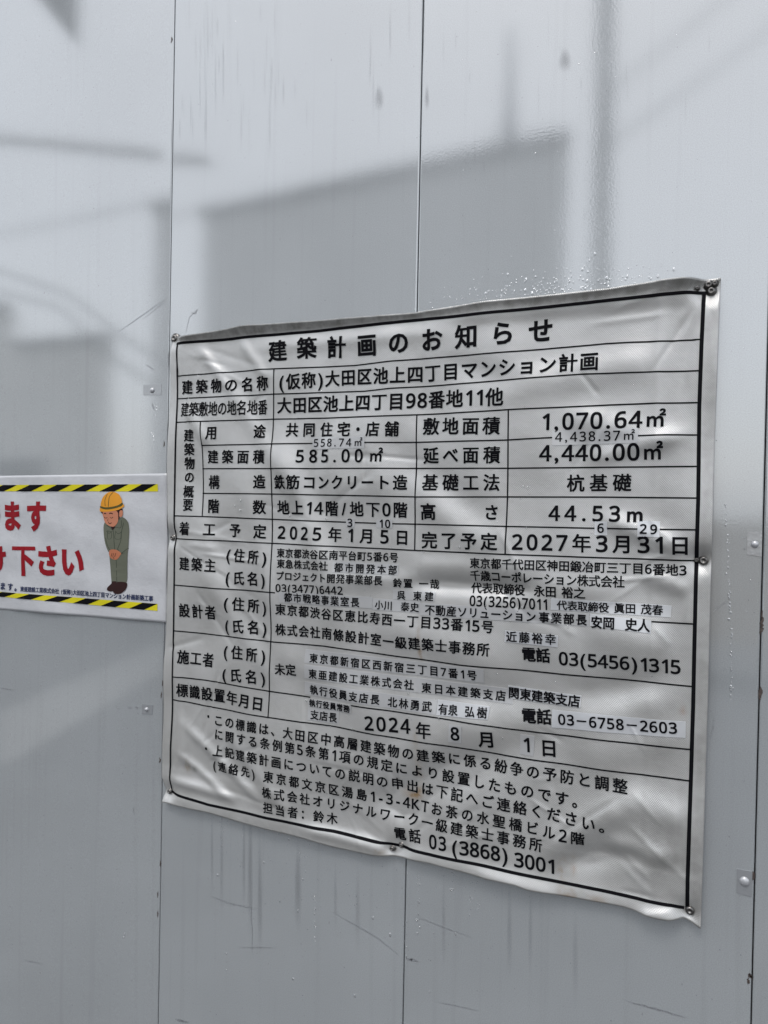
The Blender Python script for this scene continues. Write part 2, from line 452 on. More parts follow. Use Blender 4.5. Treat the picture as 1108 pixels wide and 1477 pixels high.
def flat_patch(name, quad_px, y, mat_, parent, left=False, th=.0006):
    b = MB()
    q = [W(*p, left) for p in quad_px]
    yy = [y + (X * TILT if left else 0) for X, Z in q]
    v = [(X, yy[i] - th, Z) for i, (X, Z) in enumerate(q)] + [(X, yy[i], Z) for i, (X, Z) in enumerate(q)]
    b.add(v, [[0, 1, 2, 3], [4, 7, 6, 5], [0, 4, 5, 1], [1, 5, 6, 2], [2, 6, 7, 3], [3, 7, 4, 0]])
    return b.build(name, mat_, parent)

def rivet(px, py, parent, left=False, r=.006):
    X, Z = W(px, py, left)
    y0 = X * TILT if left else 0
    b = MB(); b.lathe((X, y0, Z), [(r, 0), (r, .0012), (r * .85, .0026), (r * .5, .0038), (.0006, .0042)], 20)
    return b.build('rivet', M['rivet'], parent, True)

pt = flat_patch('patch', [(207, 555), (233, 554), (233, 570), (207, 570)], 0, M['patch'], p_left, True); rivet(220, 563, p_left, True, .005)
pt = flat_patch('patch', [(205, 1016), (221, 1017), (220, 1031), (205, 1030)], 0, M['patch'], p_left, True); rivet(212, 1023, p_left, True, .004)
flat_patch('patch', [(1078, 767), (1099.5, 767), (1099, 803), (1077.5, 800)], 0, M['patch'], p_right); rivet(1089, 785, p_right, False, .0048)
flat_patch('patch', [(1063, 1253), (1085.5, 1257), (1084.5, 1294), (1062.5, 1288)], 0, M['patch'], p_right); rivet(1074, 1271, p_right, False, .0062)

def stroke(name, pts, w, mat_, parent, left=False, seed=0):
    """a thin scuff lying on the painted face, tapered and uneven"""
    rnd = random.Random(seed)
    P = [Vector(W(*p, left)) for p in pts]
    fine = []
    for i in range(len(P) - 1):
        for k in range(8):
            fine.append(P[i].lerp(P[i + 1], k / 8) + Vector((rnd.uniform(-1, 1), rnd.uniform(-1, 1))) * w * .3)
    fine.append(P[-1])
    v, f = [], []
    for i, p in enumerate(fine):
        t = (fine[min(i + 1, len(fine) - 1)] - fine[max(i - 1, 0)]).normalized()
        n_ = Vector((-t.y, t.x))
        tt = i / (len(fine) - 1)
        ww = w * (.15 + math.sin(math.pi * tt) * rnd.uniform(.4, 1)) / 2
        for s in (-1, 1):
            q = p + n_ * ww * s
            v.append((q.x, (q.x * TILT if left else 0) - .00025, q.y))
    for i in range(len(fine) - 1):
        f.append([2 * i, 2 * i + 1, 2 * i + 3, 2 * i + 2])
    return obj(name, v, f, mat_, parent)

def film_smudge(parent, px, py, w, h, dens=.27):
    rings, n = 8, 20
    v, f, c = [], [], []
    for i in range(rings + 1):
        for k in range(n):
            a = 2 * math.pi * k / n; r_ = i / rings
            X, Z = W(px + math.cos(a) * r_ * w * .5 * (1 + .25 * math.sin(a)), py + math.sin(a) * r_ * h * .5)
            v.append((X, -.0003, Z)); c.append(dens * (1 - r_ ** 1.5) ** 1.3)
    for i in range(rings):
        for k in range(n):
            f.append([i * n + k, i * n + (k + 1) % n, (i + 1) * n + (k + 1) % n, (i + 1) * n + k])
    o = obj('smudge', v, f, M['smudge'], parent)
    ca = o.data.color_attributes.new('film', 'FLOAT_COLOR', 'POINT')
    ca.data.foreach_set('color', np.repeat(np.array(c, np.float32), 4))
    return o

SCUFFS = [(p_mid, 0, [(268, 480), (273, 458), (285, 446)], .0012), (p_mid, 0, [(285, 446), (282, 452), (276, 451)], .0025),
          (p_left, 1, [(172, 478), (205, 455), (240, 430)], .0014), (p_left, 1, [(207, 460), (240, 433)], .001),
          (p_left, 1, [(211, 526), (222, 533)], .0022), (p_left, 1, [(219, 582), (223, 592)], .0028),
          (p_right, 0, [(1027, 884), (1051, 865)], .0012), (p_right, 0, [(1022, 1072), (1028, 1055), (1030, 1035)], .0015),
          (p_mid, 0, [(305, 1293), (330, 1303), (372, 1312)], .0016), (p_mid, 0, [(480, 1316), (540, 1350), (575, 1377)], .0018),
          (p_mid, 0, [(345, 1367), (400, 1367)], .0012), (p_mid, 0, [(362, 1290), (364, 1345), (364, 1380)], .0012),
          (p_right, 0, [(600, 1322), (640, 1338), (680, 1352)], .0014), (p_right, 0, [(585, 1381), (594, 1385), (604, 1388)], .0045),
          (p_right, 0, [(905, 1445), (945, 1455), (990, 1468)], .003), (p_right, 0, [(630, 1445), (690, 1458)], .0012),
          (p_mid, 0, [(254, 1470), (262, 1473), (272, 1475)], .005), (p_left, 1, [(192, 1172), (193, 1165)], .0018),
          (p_left, 1, [(0, 992), (20, 996)], .002), (p_left, 1, [(168, 1020), (172, 1020.5)], .002), (p_left, 1, [(184, 1021), (190, 1021)], .003),
          (p_left, 1, [(195, 1021), (200, 1020)], .003), (p_right, 0, [(1070, 776), (1076, 775)], .0016), (p_right, 0, [(1072, 792), (1076, 791)], .002),
          (p_left, 1, [(36, 1386), (60, 1390)], .0016)]
for i, (p, l, pts, w) in enumerate(SCUFFS):
    stroke('scuff_mark', pts, w, M['scratch'], p, bool(l), i)
for i, (p, l, x, y, w, h) in enumerate([(p_mid, 0, 547, 141, 16, 42), (p_right, 0, 815, 86, 22, 40), (p_right, 0, 616, 140, 8, 40)]):
    film_smudge(p, x, y, w, h)  # soft dark oval spots on the upper panels
rs = random.Random(5)
for x, y, w, h, dn in [(361, 1250, 9, 210, .22), (352, 1235, 5, 170, .2), (375, 1290, 8, 190, .2), (430, 1275, 12, 150, .22), (320, 1240, 6, 190, .16), (306, 1230, 5, 140, .16), (484, 1290, 6, 120, .14), (516, 1310, 9, 140, .14)]:
    film_smudge(p_mid, x, y, w, h, dn)
for x, y, w, h, dn in [(640, 1330, 7, 150, .14), (735, 1340, 9, 150, .16), (765, 1345, 7, 120, .14), (830, 1380, 10, 160, .12)]:
    film_smudge(p_right, x, y, w, h, dn)
for k in range(46):                        # broken vertical rain runs on the upper panels
    x = rs.choice([rs.uniform(258, 300), rs.uniform(290, 400), rs.uniform(300, 600)])
    film_smudge(p_mid, x, rs.uniform(10, 190), rs.uniform(2, 4.5), rs.uniform(25, 130), rs.uniform(.04, .12))
for k in range(16):
    film_smudge(p_right, rs.uniform(615, 1080), rs.uniform(20, 330), rs.uniform(2, 4), rs.uniform(20, 100), rs.uniform(.04, .10))
# rust along the right seam and dirt on the left seam
for i, (pts, w) in enumerate([([(1099.5, 880), (1099, 905), (1097, 915)], .004), ([(1097, 990), (1097, 1010)], .005), ([(1086, 1258), (1085.5, 1271)], .006), ([(1082, 1405), (1085, 1411)], .006), ([(1080, 1411), (1079, 1420)], .004)]):
    stroke('rust_spot', pts, w, M['rust'], p_right, False, 80 + i)
for i, (x, y) in enumerate([(249, 57), (236, 985), (234, 1002), (232, 1096), (233, 1245), (229, 1290), (229, 1318), (238, 640)]):
    stroke('dirt_spot', [(x - 1.5, y - 4), (x - 1, y), (x - 2, y + 5)], .0032, M['rust'], p_left, True, 90 + i)

# ------------------------------------------------------------------ lettering
LATIN = {chr(0x1D7E3): .56, ' ': .42, '　': .8, '.': .42, ',': .42, '(': .5, ')': .5, '/': .62, '1': .56, '-': .55, 'm': .86, ':': .7, '・': .6, '0': .62}
GLYPH = {}
def embolden(v, fs, w):
    """grow a filled outline by w all round, with softened corners"""
    e = {}
    fs = [f if sum(v[f[i]][0] * v[f[(i + 1) % len(f)]][1] - v[f[(i + 1) % len(f)]][0] * v[f[i]][1] for i in range(len(f))) > 0 else f[::-1] for f in fs]
    for f in fs:
        for i in range(len(f)): e[(f[i], f[(i + 1) % len(f)])] = 1
    bd = [(a, b) for (a, b) in e if (b, a) not in e]
    V = [tuple(q) for q in v]; F = list(fs)
    nin, nout = {}, {}
    for a, b in bd:
        d = v[b] - v[a]; l = math.hypot(*d) or 1e-9
        n = (d[1] / l, -d[0] / l)
        nout.setdefault(a, []).append(n); nin.setdefault(b, []).append(n)
    off = {}
    for a in set(nin) | set(nout):
        ns = nin.get(a, []) + nout.get(a, [])
        x, y = sum(n[0] for n in ns), sum(n[1] for n in ns)
        l = math.hypot(x, y)
        if l < 1e-6: x, y, l = ns[0][0], ns[0][1], 1
        c = max(.72, (x * ns[0][0] + y * ns[0][1]) / l)
        off[a] = len(V); V.append((v[a][0] + x / l * w / c, v[a][1] + y / l * w / c))
    for a, b in bd: F.append([a, off[a], off[b], b])
    T = [(f[0], f[i], f[i + 1]) for f in F for i in range(1, len(f) - 1)]
    for it in range(3):                       # split long edges so that the print follows the creases
        mid, T2 = {}, []
        def mp(a, b):
            k = (min(a, b), max(a, b))
            if k not in mid:
                if math.hypot(V[a][0] - V[b][0], V[a][1] - V[b][1]) > .17:
                    mid[k] = len(V); V.append(((V[a][0] + V[b][0]) / 2, (V[a][1] + V[b][1]) / 2))
                else: mid[k] = -1
            return mid[k]
        for a, b, c in T:
            q = [mp(a, b), mp(b, c), mp(c, a)]
            n = sum(x >= 0 for x in q)
            if n == 0: T2.append((a, b, c)); continue
            if n == 3: T2 += [(a, q[0], q[2]), (q[0], b, q[1]), (q[2], q[1], c), (q[0], q[1], q[2])]; continue
            t, m_ = (a, b, c), q
            if n == 1:
                while m_[0] < 0: t, m_ = (t[1], t[2], t[0]), [m_[1], m_[2], m_[0]]
                T2 += [(t[0], m_[0], t[2]), (m_[0], t[1], t[2])]
            else:
                while m_[2] >= 0: t, m_ = (t[1], t[2], t[0]), [m_[1], m_[2], m_[0]]
                T2 += [(t[0], m_[0], m_[1]), (m_[0], t[1], m_[1]), (t[0], m_[1], t[2])]
        T = T2
    return np.array(V), [list(t) for t in T]

def load_glyphs(chars, weight):
    todo = [c for c in sorted(set(chars)) if (c, weight) not in GLYPH and c not in ' 　']
    obs = []
    for c in todo:
        cu = bpy.data.curves.new('glyph', 'FONT')
        cu.body = c; cu.size = 1; cu.resolution_u = 3
        o = bpy.data.objects.new('glyph', cu); COL.objects.link(o); obs.append(o)
    dg = bpy.context.evaluated_depsgraph_get()
    for c, o in zip(todo, obs):
        me = bpy.data.meshes.new_from_object(o.evaluated_get(dg))
        v = np.array([x.co[:2] for x in me.vertices])
        fs = [list(p.vertices) for p in me.polygons]
        GLYPH[(c, weight)] = embolden(v, fs, weight)
        bpy.data.meshes.remove(me)
    for o in obs:
        cu = o.data; bpy.data.objects.remove(o); bpy.data.curves.remove(cu)

def is_latin(c): return ord(c) < 0x2000 or ord(c) > 0x1D000
def adv(c):
    if c in LATIN: return LATIN[c]
    return .64 if is_latin(c) else 1.0

DIGITS = str.maketrans('0123456789', ''.join(chr(0x1D7E2 + i) for i in range(10)))
def layout(text, pts, em, weight=.026, ds=1.08, ax=1.0, left=False):
    """run of glyphs along a path of photo points (centre line, ink edge to ink edge) -> verts (X, Z), faces"""
    text = text.translate(DIGITS)
    load_glyphs(text, weight)
    P = [Vector(W(*p, left)) for p in pts]
    a, c = W(pts[0][0], pts[0][1] - .5, left), W(pts[0][0], pts[0][1] + .5, left)
    s = em * abs(a[1] - c[1])
    L = [0]
    for i in range(len(P) - 1): L.append(L[-1] + (P[i + 1] - P[i]).length)
    T = L[-1]
    def at(d):
        if d <= 0: return P[0] + (P[1] - P[0]).normalized() * d
        if d >= T: return P[-1] + (P[-1] - P[-2]).normalized() * (d - T)
        for i in range(len(P) - 1):
            if d <= L[i + 1]: return P[i].lerp(P[i + 1], (d - L[i]) / (L[i + 1] - L[i]))
    cen, x = [], 0
    for ch in text:
        w = adv(ch); cen.append(x + w / 2); x += w
    def ext(ch):
        g = GLYPH[(ch, weight)][0]
        l, r = g[:, 0].min(), g[:, 0].max()
        sc = ds if is_latin(ch) else 1.0
        o = (l + r) / 2 if is_latin(ch) else .5
        return (l - o) * sc, (r - o) * sc
    wsc = s * ax
    for it in range(8):
        l0 = ext(text[0])[0] * wsc; r1 = ext(text[-1])[1] * wsc
        if len(text) == 1:
            k, t0 = 0, T / 2; break
        k = (T - r1 + l0) / (cen[-1] - cen[0])
        t0 = -l0 - k * cen[0]
        if wsc > k * 1.02: wsc = k * 1.02
        else: break
    V, F = [], []
    for i, ch in enumerate(text):
        if ch in ' 　': continue
        g, fs = GLYPH[(ch, weight)]
        lat = is_latin(ch)
        sc = ds if lat else 1.0
        ox = (g[:, 0].min() + g[:, 0].max()) / 2 if lat else .5
        oy = .364 if lat else .38
        if ch in '.,': oy = .364
        d = k * cen[i] + t0
        p = at(d); h = max(s * .8, .006)
        tv = (at(d + h) - at(d - h)).normalized()
        b0 = len(V)
        for q in g:
            u_, v_ = (q[0] - ox) * sc * wsc, (q[1] - oy) * sc * s
            V.append((p.x + tv.x * u_ - tv.y * v_, p.y + tv.y * u_ + tv.x * v_ * 1.0))
        F += [[b0 + j for j in f] for f in fs]
    return V, F

# ------------------------------------------------------------------ the notice sheet and its relief
OFF[0] = .0100
TOP = [(247, 489), (300, 480.5), (350, 472), (400, 468), (500, 460), (600, 452), (700, 437), (800, 427), (880, 419), (960, 407), (1040, 399)]
BOT = [(234, 1157), (300, 1172), (350, 1187), (400, 1199), (440, 1209), (480, 1222), (540, 1234), (585, 1238), (620, 1244), (660, 1254), (700, 1265), (745, 1274), (762, 1281), (850, 1299), (900, 1308), (945, 1321), (965, 1325), (985, 1325), (998, 1332), (1011, 1340)]
LEF = [(247, 489), (243, 600), (241, 680), (242, 775), (240, 850), (236, 960), (235, 1060), (233, 1120), (237, 1140), (234, 1157)]
RIG = [(1040, 399), (1036, 500), (1031, 640), (1028, 760), (1025, 860), (1021, 1020), (1017, 1150), (1014, 1250), (1011, 1340)]

def poly_at(poly, n):
    P = np.array([W(*p) for p in poly])
    d = np.r_[0, np.cumsum(np.hypot(*np.diff(P, axis=0).T))]
    t = np.linspace(0, d[-1], n)
    return np.c_[np.interp(t, d, P[:, 0]), np.interp(t, d, P[:, 1])]

def seg_feature(X, Z, a, b, w, amp, side=0):
    """a fold along a -> b (photo points), width w metres, tapering at both ends"""
    A, B = np.array(W(*a)), np.array(W(*b))
    d = B - A; L = np.hypot(*d); t = d / L; n = np.array([-t[1], t[0]])
    u = ((X - A[0]) * t[0] + (Z - A[1]) * t[1]) / L
    v = (X - A[0]) * n[0] + (Z - A[1]) * n[1]
    taper = np.exp(-np.clip(np.abs(u - .5) - .32, 0, None) ** 2 / .045)
    return amp * taper * np.exp(-(v / w) ** 2)

FOLDS = [  # a, b, width m, height m  (ridges stand out, negative ones are hollows)
    ((405, 640), (470, 830), .022, .0045), ((350, 690), (400, 900), .020, .004), ((300, 830), (390, 980), .018, .003),
    ((470, 600), (430, 760), .018, -.003), ((330, 560), (420, 700), .016, .003), ((265, 700), (330, 860), .02, .002),
    ((600, 842), (780, 852), .013, -.0052), ((600, 815), (780, 820), .014, .002), ((470, 840), (600, 835), .014, .0025),
    ((560, 640), (700, 760), .03, -.0035), ((600, 700), (720, 800), .028, .004),
    ((730, 560), (940, 520), .025, .004), ((820, 600), (980, 640), .02, .003), ((860, 660), (990, 625), .012, .0025),
    ((640, 460), (1000, 425), .012, .0035), ((380, 500), (640, 478), .014, .002), ((290, 505), (330, 560), .010, .003), ((350, 495), (385, 545), .010, .003),
    ((850, 905), (960, 930), .03, .005), ((830, 1005), (960, 985), .022, -.004), ((760, 1060), (960, 1000), .024, .0065),
    ((540, 1165), (740, 1085), .030, -.0062), ((740, 1075), (930, 1000), .022, -.0045), ((560, 1100), (700, 1040), .03, .003), ((830, 1090), (980, 1060), .03, .003),
    ((790, 1225), (900, 1160), .022, .0065), ((900, 1150), (985, 1180), .02, .0035), ((820, 1245), (930, 1230), .016, -.004), ((880, 1215), (965, 1235), .014, .004),
    ((270, 1050), (370, 1150), .010, .0035), ((262, 1090), (330, 1150), .008, .003), ((330, 1060), (420, 1180), .014, .0025),
    ((250, 1125), (330, 1150), .010, .004), ((430, 1050), (560, 1180), .03, .003), ((500, 1130), (600, 1180), .02, -.003),
    ((440, 1195), (580, 1232), .010, .0035), ((690, 1260), (800, 1290), .010, .003), ((920, 1318), (1000, 1325), .009, .004),
    ((560, 905), (720, 960), .03, .004), ((400, 940), (520, 1010), .025, .003), ((480, 700), (560, 700), .03, .0025),
    ((880, 750), (980, 790), .014, .004), ((930, 830), (990, 850), .012, .003), ((740, 850), (900, 850), .02, .003), ((640, 520), (760, 560), .02, -.002),
    ((620, 1010), (760, 1000), .022, -.003), ((270, 590), (300, 640), .012, .003), ((955, 440), (940, 620), .010, .002), ((250, 900), (262, 1100), .010, .002),
]
PINS = [(249, 486), (1022, 412), (246, 775), (1012, 808), (242, 1143), (994, 1318), (565, 1226), (577, 1222), (1026, 417), (1031, 407)]
rng = np.random.RandomState(3)
WAVES = [(rng.uniform(-1, 1), rng.uniform(-1, 1), rng.uniform(0, 6.28)) for _ in range(14)]

rc = random.Random(21)
CREASES = []                               # sharp little creases, thickest round the fixings
for k in range(100):
    if k < 66:
        px, py = PINS[k % 8]; a_ = math.atan2(860 - py, 620 - px) + rc.gauss(0, .55); d_ = rc.uniform(15, 90)
        ax_, ay_ = px + math.cos(a_) * d_, py + math.sin(a_) * d_
        a_ += rc.gauss(0, .25)
    else:
        ax_, ay_, a_ = rc.uniform(270, 980), rc.uniform(500, 1230), rc.uniform(0, 3.14)
    l_ = rc.uniform(30, 110)
    CREASES.append(((ax_, ay_), (ax_ + math.cos(a_) * l_, ay_ + math.sin(a_) * l_), rc.uniform(.0022, .0055), rc.choice((-1, 1)) * rc.uniform(.0005, .0014)))

def rect_px_dist(X, Z, a, b, inside):
    """signed distance (metres) from the straight line a-b of the photo, positive on the side away from the point inside"""
    A, B, C = np.array(W(*a)), np.array(W(*b)), np.array(W(*inside))
    t = (B - A) / np.hypot(*(B - A)); n = np.array([-t[1], t[0]])
    if (C - A) @ n > 0: n = -n
    return (X - A[0]) * n[0] + (Z - A[1]) * n[1]

def relief(X, Z):
    X = np.asarray(X, float); Z = np.asarray(Z, float)
    h = np.full(X.shape, .0095)
    for a, b, w, amp in FOLDS: h = h + seg_feature(X, Z, a, b, w, amp * 1.28)
    for a, b, w, amp in CREASES: h = h + seg_feature(X, Z, a, b, w, amp)
    for i, (a, b, ph) in enumerate(WAVES):
        k = 18 + i * 5.5
        h = h + .0012 / (1 + i * .17) * np.sin(k * (a * X + b * Z) + ph + 1.2 * np.sin(7 * X + i) + 1.2 * np.cos(6 * Z - i))
    top = rect_px_dist(X, Z, (257, 496), (1016, 421), (600, 800))
    bot = rect_px_dist(X, Z, (245, 1142), (992, 1312), (600, 800))
    rig = rect_px_dist(X, Z, (1015, 421), (992, 1312), (600, 800))
    s = lambda q, w: 1 / (1 + np.exp(-q / w))
    h = h + .8 * .003 * np.log1p(np.exp(np.clip((top - .002) / .003, -40, 40)))            # the top hem leans out and faces down
    h = h + .0032 * s(bot - .004, .004)            # the bottom hem curls out
    h = h + .0011 * s(rig + .058, .0012) - .0008 * s(rig - .003, .0015)
    h = h + .0009 * s(bot + .045, .0015)
    h = h - .0005 * np.exp(-((X - W(603, 800)[0]) / .0045) ** 2)   # the seam behind shows through
    for (px, py) in PINS:
        x0, z0 = W(px, py)
        d = np.hypot(X - x0, Z - z0)
        f = np.exp(-(d / .016) ** 2)
        h = h * (1 - f) + .0022 * f
    return np.maximum(h, .0016)

x_, z_ = W(640, 1335)
sign = thing('notice_sign', (.47, -.005, W(600, 1240)[1]), 'large creased white vinyl building notice with black table, screwed to the fence', 'sign')
NU, NV = 330, 320
t, bo, le, ri = poly_at(TOP, NU), poly_at(BOT, NU), poly_at(LEF, NV), poly_at(RIG, NV)
uu = np.linspace(0, 1, NU)[None, :, None]; vv = np.linspace(0, 1, NV)[:, None, None]
G = (1 - vv) * t[None] + vv * bo[None] + (1 - uu) * le[:, None] + uu * ri[:, None] \
    - ((1 - uu) * (1 - vv) * t[0] + uu * (1 - vv) * t[-1] + (1 - uu) * vv * bo[0] + uu * vv * bo[-1])
GX, GZ = G[..., 0], G[..., 1]
GH = relief(GX, GZ)
front = np.stack([GX, -GH, GZ], -1).reshape(-1, 3)
idx = np.arange(NU * NV).reshape(NV, NU)
quads = np.stack([idx[:-1, :-1], idx[1:, :-1], idx[1:, 1:], idx[:-1, 1:]], -1).reshape(-1, 4)
nf = len(front)
back = front + np.array([0, .0008, 0])
rim = np.r_[idx[0, :], idx[1:, -1], idx[-1, -2::-1], idx[-2:0:-1, 0]]
side = [[rim[i], rim[(i + 1) % len(rim)], nf + rim[(i + 1) % len(rim)], nf + rim[i]] for i in range(len(rim))]
faces = quads.tolist() + (quads[:, ::-1] + nf).tolist() + [list(map(int, q)) for q in side]
sheet_o = obj('vinyl_sheet', np.r_[front, back].tolist(), faces, M['vinyl'], sign, True)
# red channel brown stains, green channel darker grey tone
def blob(px, py, rx, rz):
    x0, z0 = W(px, py)
    return np.exp(-(((GX - x0) / rx) ** 2 + ((GZ - z0) / rz) ** 2))
brown = sum(a * blob(x, y, rx, rz) for x, y, rx, rz, a in [
    (606, 944, .004, .013, .9), (604, 915, .003, .02, .4), (598, 1145, .010, .007, 1.3), (590, 1150, .014, .009, .6), (812, 1255, .006, .014, .8), (826, 1250, .004, .012, .6),
    (818, 1290, .012, .02, .35), (604, 1120, .006, .03, .35), (600, 1060, .005, .03, .3), (362, 462, .010, .006, .9), (345, 1198, .01, .006, .3), (545, 1226, .012, .006, .5), (850, 1295, .03, .006, .4), (985, 1025, .004, .008, .5), (270, 1105, .006, .012, .5)])
s_ = lambda q, w: 1 / (1 + np.exp(-q / w))
topd = rect_px_dist(GX, GZ, (257, 496), (1016, 421), (600, 800)); botd = rect_px_dist(GX, GZ, (245, 1142), (992, 1312), (600, 800)); rigd = rect_px_dist(GX, GZ, (1015, 421), (992, 1312), (600, 800))
grey_tone = 1.5 * s_(topd - .003, .003) + .28 * s_(botd - .012, .004) + .22 * s_(rigd + .05, .003) * s_(-rigd, .003) + .5 * s_(rigd - .003, .002)  # darker grey along the hems, most at the top
grey_tone = grey_tone + sum(a * blob(x, y, rx, rz) for x, y, rx, rz, a in [(300, 515, .05, .008, .4), (960, 1230, .03, .05, .3), (880, 1160, .05, .06, .2), (1000, 414, .02, .005, 1.2), (270, 1100, .01, .02, .6), (280, 1110, .006, .006, .7), (565, 1230, .006, .006, .8)])
col = np.zeros((nf * 2, 4), np.float32); col[:, 3] = 1
col[:nf, 0] = np.clip(brown, 0, 1).ravel(); col[:nf, 1] = np.clip(grey_tone, 0, 1).ravel()
ca = sheet_o.data.color_attributes.new('stain', 'FLOAT_COLOR', 'POINT')
ca.data.foreach_set('color', col.ravel())

def on_sheet(V, lift):
    V = np.array(V)
    h = relief(V[:, 0], V[:, 1]) + lift
    return np.c_[V[:, 0], -h, V[:, 1]].tolist()

def sign_text(name, runs, parent=None, lift=.0009, mat_='ink', label=None, join=False):
    if parent is None and not join and len(runs) > 1:
        for r in runs: sign_text(name, [r])
        return
    V, F = [], []
    for r in runs:
        kw = r[3] if len(r) > 3 else {}
        v, f = layout(r[0], r[1], r[2], **kw)
        b = len(V); V += v; F += [[b + i for i in q] for q in f]
    o = obj(name, on_sheet(V, lift), F, M[mat_], parent or sign)
    return o

def strip(pts, w, close=False):
    """line of even width w (metres) through photo points, finely divided so that it follows the creases"""
    P = [Vector(W(*p)) for p in pts]
    fine = []
    for i in range(len(P) - 1):
        n = max(1, int((P[i + 1] - P[i]).length / .006))
        for k in range(n): fine.append(P[i].lerp(P[i + 1], k / n))
    fine.append(P[-1])
    V, F = [], []
    for i, p in enumerate(fine):
        t_ = (fine[min(i + 2, len(fine) - 1)] - fine[max(i - 2, 0)]).normalized()
        n_ = Vector((-t_.y, t_.x))
        V += [tuple(p + n_ * w / 2), tuple(p - n_ * w / 2)]
    for i in range(len(fine) - 1): F.append([2 * i, 2 * i + 1, 2 * i + 3, 2 * i + 2])
    return V, F

def strips(name, lines, lift=.0005):
    V, F = [], []
    for k, (pts, w) in enumerate(lines):
        v, f = strip(pts, w)
        b = len(V); V += on_sheet(v, lift + .00002 * (k % 5)); F += [[b + i for i in q] for q in f]
    return obj(name, V, F, M['ink'], sign)

strips('border_line', [
    ([(255, 496), (440, 479), (580, 464), (640, 459), (800, 443), (1018, 420.5)], .0046),
    ([(256.8, 496), (254, 600), (252.3, 680), (251.3, 780), (250, 900), (249.6, 960), (247.5, 1060), (245.4, 1125), (244.6, 1142)], .0036),
    ([(243.5, 1142.5), (260, 1148), (300, 1160.5), (400, 1182), (480, 1199), (574, 1222), (700, 1248.5), (847, 1281), (940, 1300), (970, 1306), (987, 1312)], .0044),
    ([(1015.8, 419), (1012, 500), (1008.8, 588), (1007.5, 720), (1005, 800), (1001.5, 950), (1000, 1020), (995, 1180), (992, 1270), (991.3, 1312)], .0050)])
TL = .0021
strips('table_line', [
    ([(256.6, 542.4), (341, 536), (393, 532.5), (511, 527), (563, 521), (666, 513.4), (762, 505.6), (875, 495.5), (912, 494), (952, 493), (1012, 489.6)], TL),
    ([(255, 575), (330, 571.5), (393, 568.7), (467, 566), (526, 564), (563, 560), (640, 555.5), (710, 549.8), (840, 540), (952, 536.8), (1010, 534.7)], TL),
    ([(254.4, 609), (393, 604.6), (467, 603), (580, 599), (640, 596.5), (734, 591), (883, 583.8), (948, 582), (1009, 580.6)], TL),
    ([(291, 642.7), (389, 640.5), (453, 639.5)], TL), ([(526, 638.4), (601, 638), (731, 634.7), (800, 631)], TL), ([(919, 629), (960, 627.8), (1008, 627.4)], TL),
    ([(291, 676), (391, 676), (600, 675.5), (731.6, 675.4), (870, 674), (1008, 672.8)], TL),
    ([(291, 711.5), (393, 712.6), (520, 715), (600, 716.8), (731.6, 716.7), (870, 717), (1008, 718.5)], TL),
    ([(252, 744), (292, 745), (393, 749), (440, 751), (501, 753.3)], TL), ([(511, 753.7), (544, 754.8)], TL), ([(564, 755.4), (598, 756), (731.6, 759.3), (860, 762)], TL), ([(874, 762.2), (922, 763)], TL), ([(951, 763.4), (1007, 764.2)], TL),
    ([(252, 777), (320, 780), (393, 783.6), (500, 789), (600, 794), (729.5, 799.6), (870, 804.5), (1005, 809)], TL),
    ([(251.5, 844), (300, 847.5), (393, 854), (399, 854.7)], TL), ([(938, 896), (970, 898), (1001, 899.7)], TL),
    ([(250, 910), (320, 917), (393, 925.7), (467, 932), (580, 948), (668, 960), (750, 967), (857, 977), (930, 983.5), (999, 990)], TL),
    ([(248.4, 976), (296, 981), (387, 997), (447, 1006)], TL), ([(507, 1016.5), (560, 1024.6), (655, 1039), (728, 1051), (803, 1060.5), (900, 1070), (996, 1081)], TL),
    ([(248.4, 1009), (307, 1020.6), (387, 1034.7), (485, 1048), (540, 1058.7), (640, 1075), (728, 1091.5), (790, 1100), (859, 1109), (930, 1118), (995, 1126.7)], TL),
    ([(396.5, 533), (394.4, 605), (392.7, 690), (393.2, 783), (391.3, 925), (387, 1035)], TL),
    ([(290.3, 608), (292, 643), (292, 680), (292, 745)], TL), ([(601, 598), (600, 680), (598.2, 794)], TL), ([(733.8, 591), (731.8, 720), (729.4, 800)], TL)])

B_ = dict(weight=.033)
sign_text('title_lettering', [('建築計画のお知らせ', [(388.5, 508), (442, 502), (505, 500), (622, 490.5), (722, 481.5), (797, 475.5)], 31, dict(weight=.032))])
sign_text('lettering', [('建築物の名称', [(262, 559), (388.4, 552.8)], 20.5),
                        ('(仮称)大田区池上四丁目マンション計画', [(404, 551.5), (510, 543.5), (603, 539.6), (720, 530.5), (863, 520.5)], 23.5)])
sign_text('lettering', [('建築敷地の地名地番', [(260.7, 591), (385.8, 587)], 21.5, dict(ax=.82, weight=.016)),
                        ('大田区池上四丁目98番地11他', [(400, 585.2), (563, 579), (727, 572)], 24)])
sign_text('lettering', [('建', [(263, 628), (282, 628)], 18.5), ('築', [(263, 648), (282, 648)], 18.5), ('物', [(263, 668), (282, 668)], 18.5), ('の', [(263, 688), (281, 688)], 17.5), ('概', [(262.5, 709), (281, 709)], 18.5), ('要', [(262.5, 728), (281, 728)], 18.5)], join=True)
sign_text('lettering', [('用', [(298.8, 624.5), (314, 624.2)], 20), ('途', [(366, 622.5), (384.7, 622)], 20.5), ('共同住宅・店舗', [(412.8, 620), (576, 618.7)], 21),
                        ('敷地面積', [(610, 615), (722, 614)], 25.5), ('1,070.64㎡', [(782.7, 608.5), (961, 604)], 27, dict(ds=1.16))])
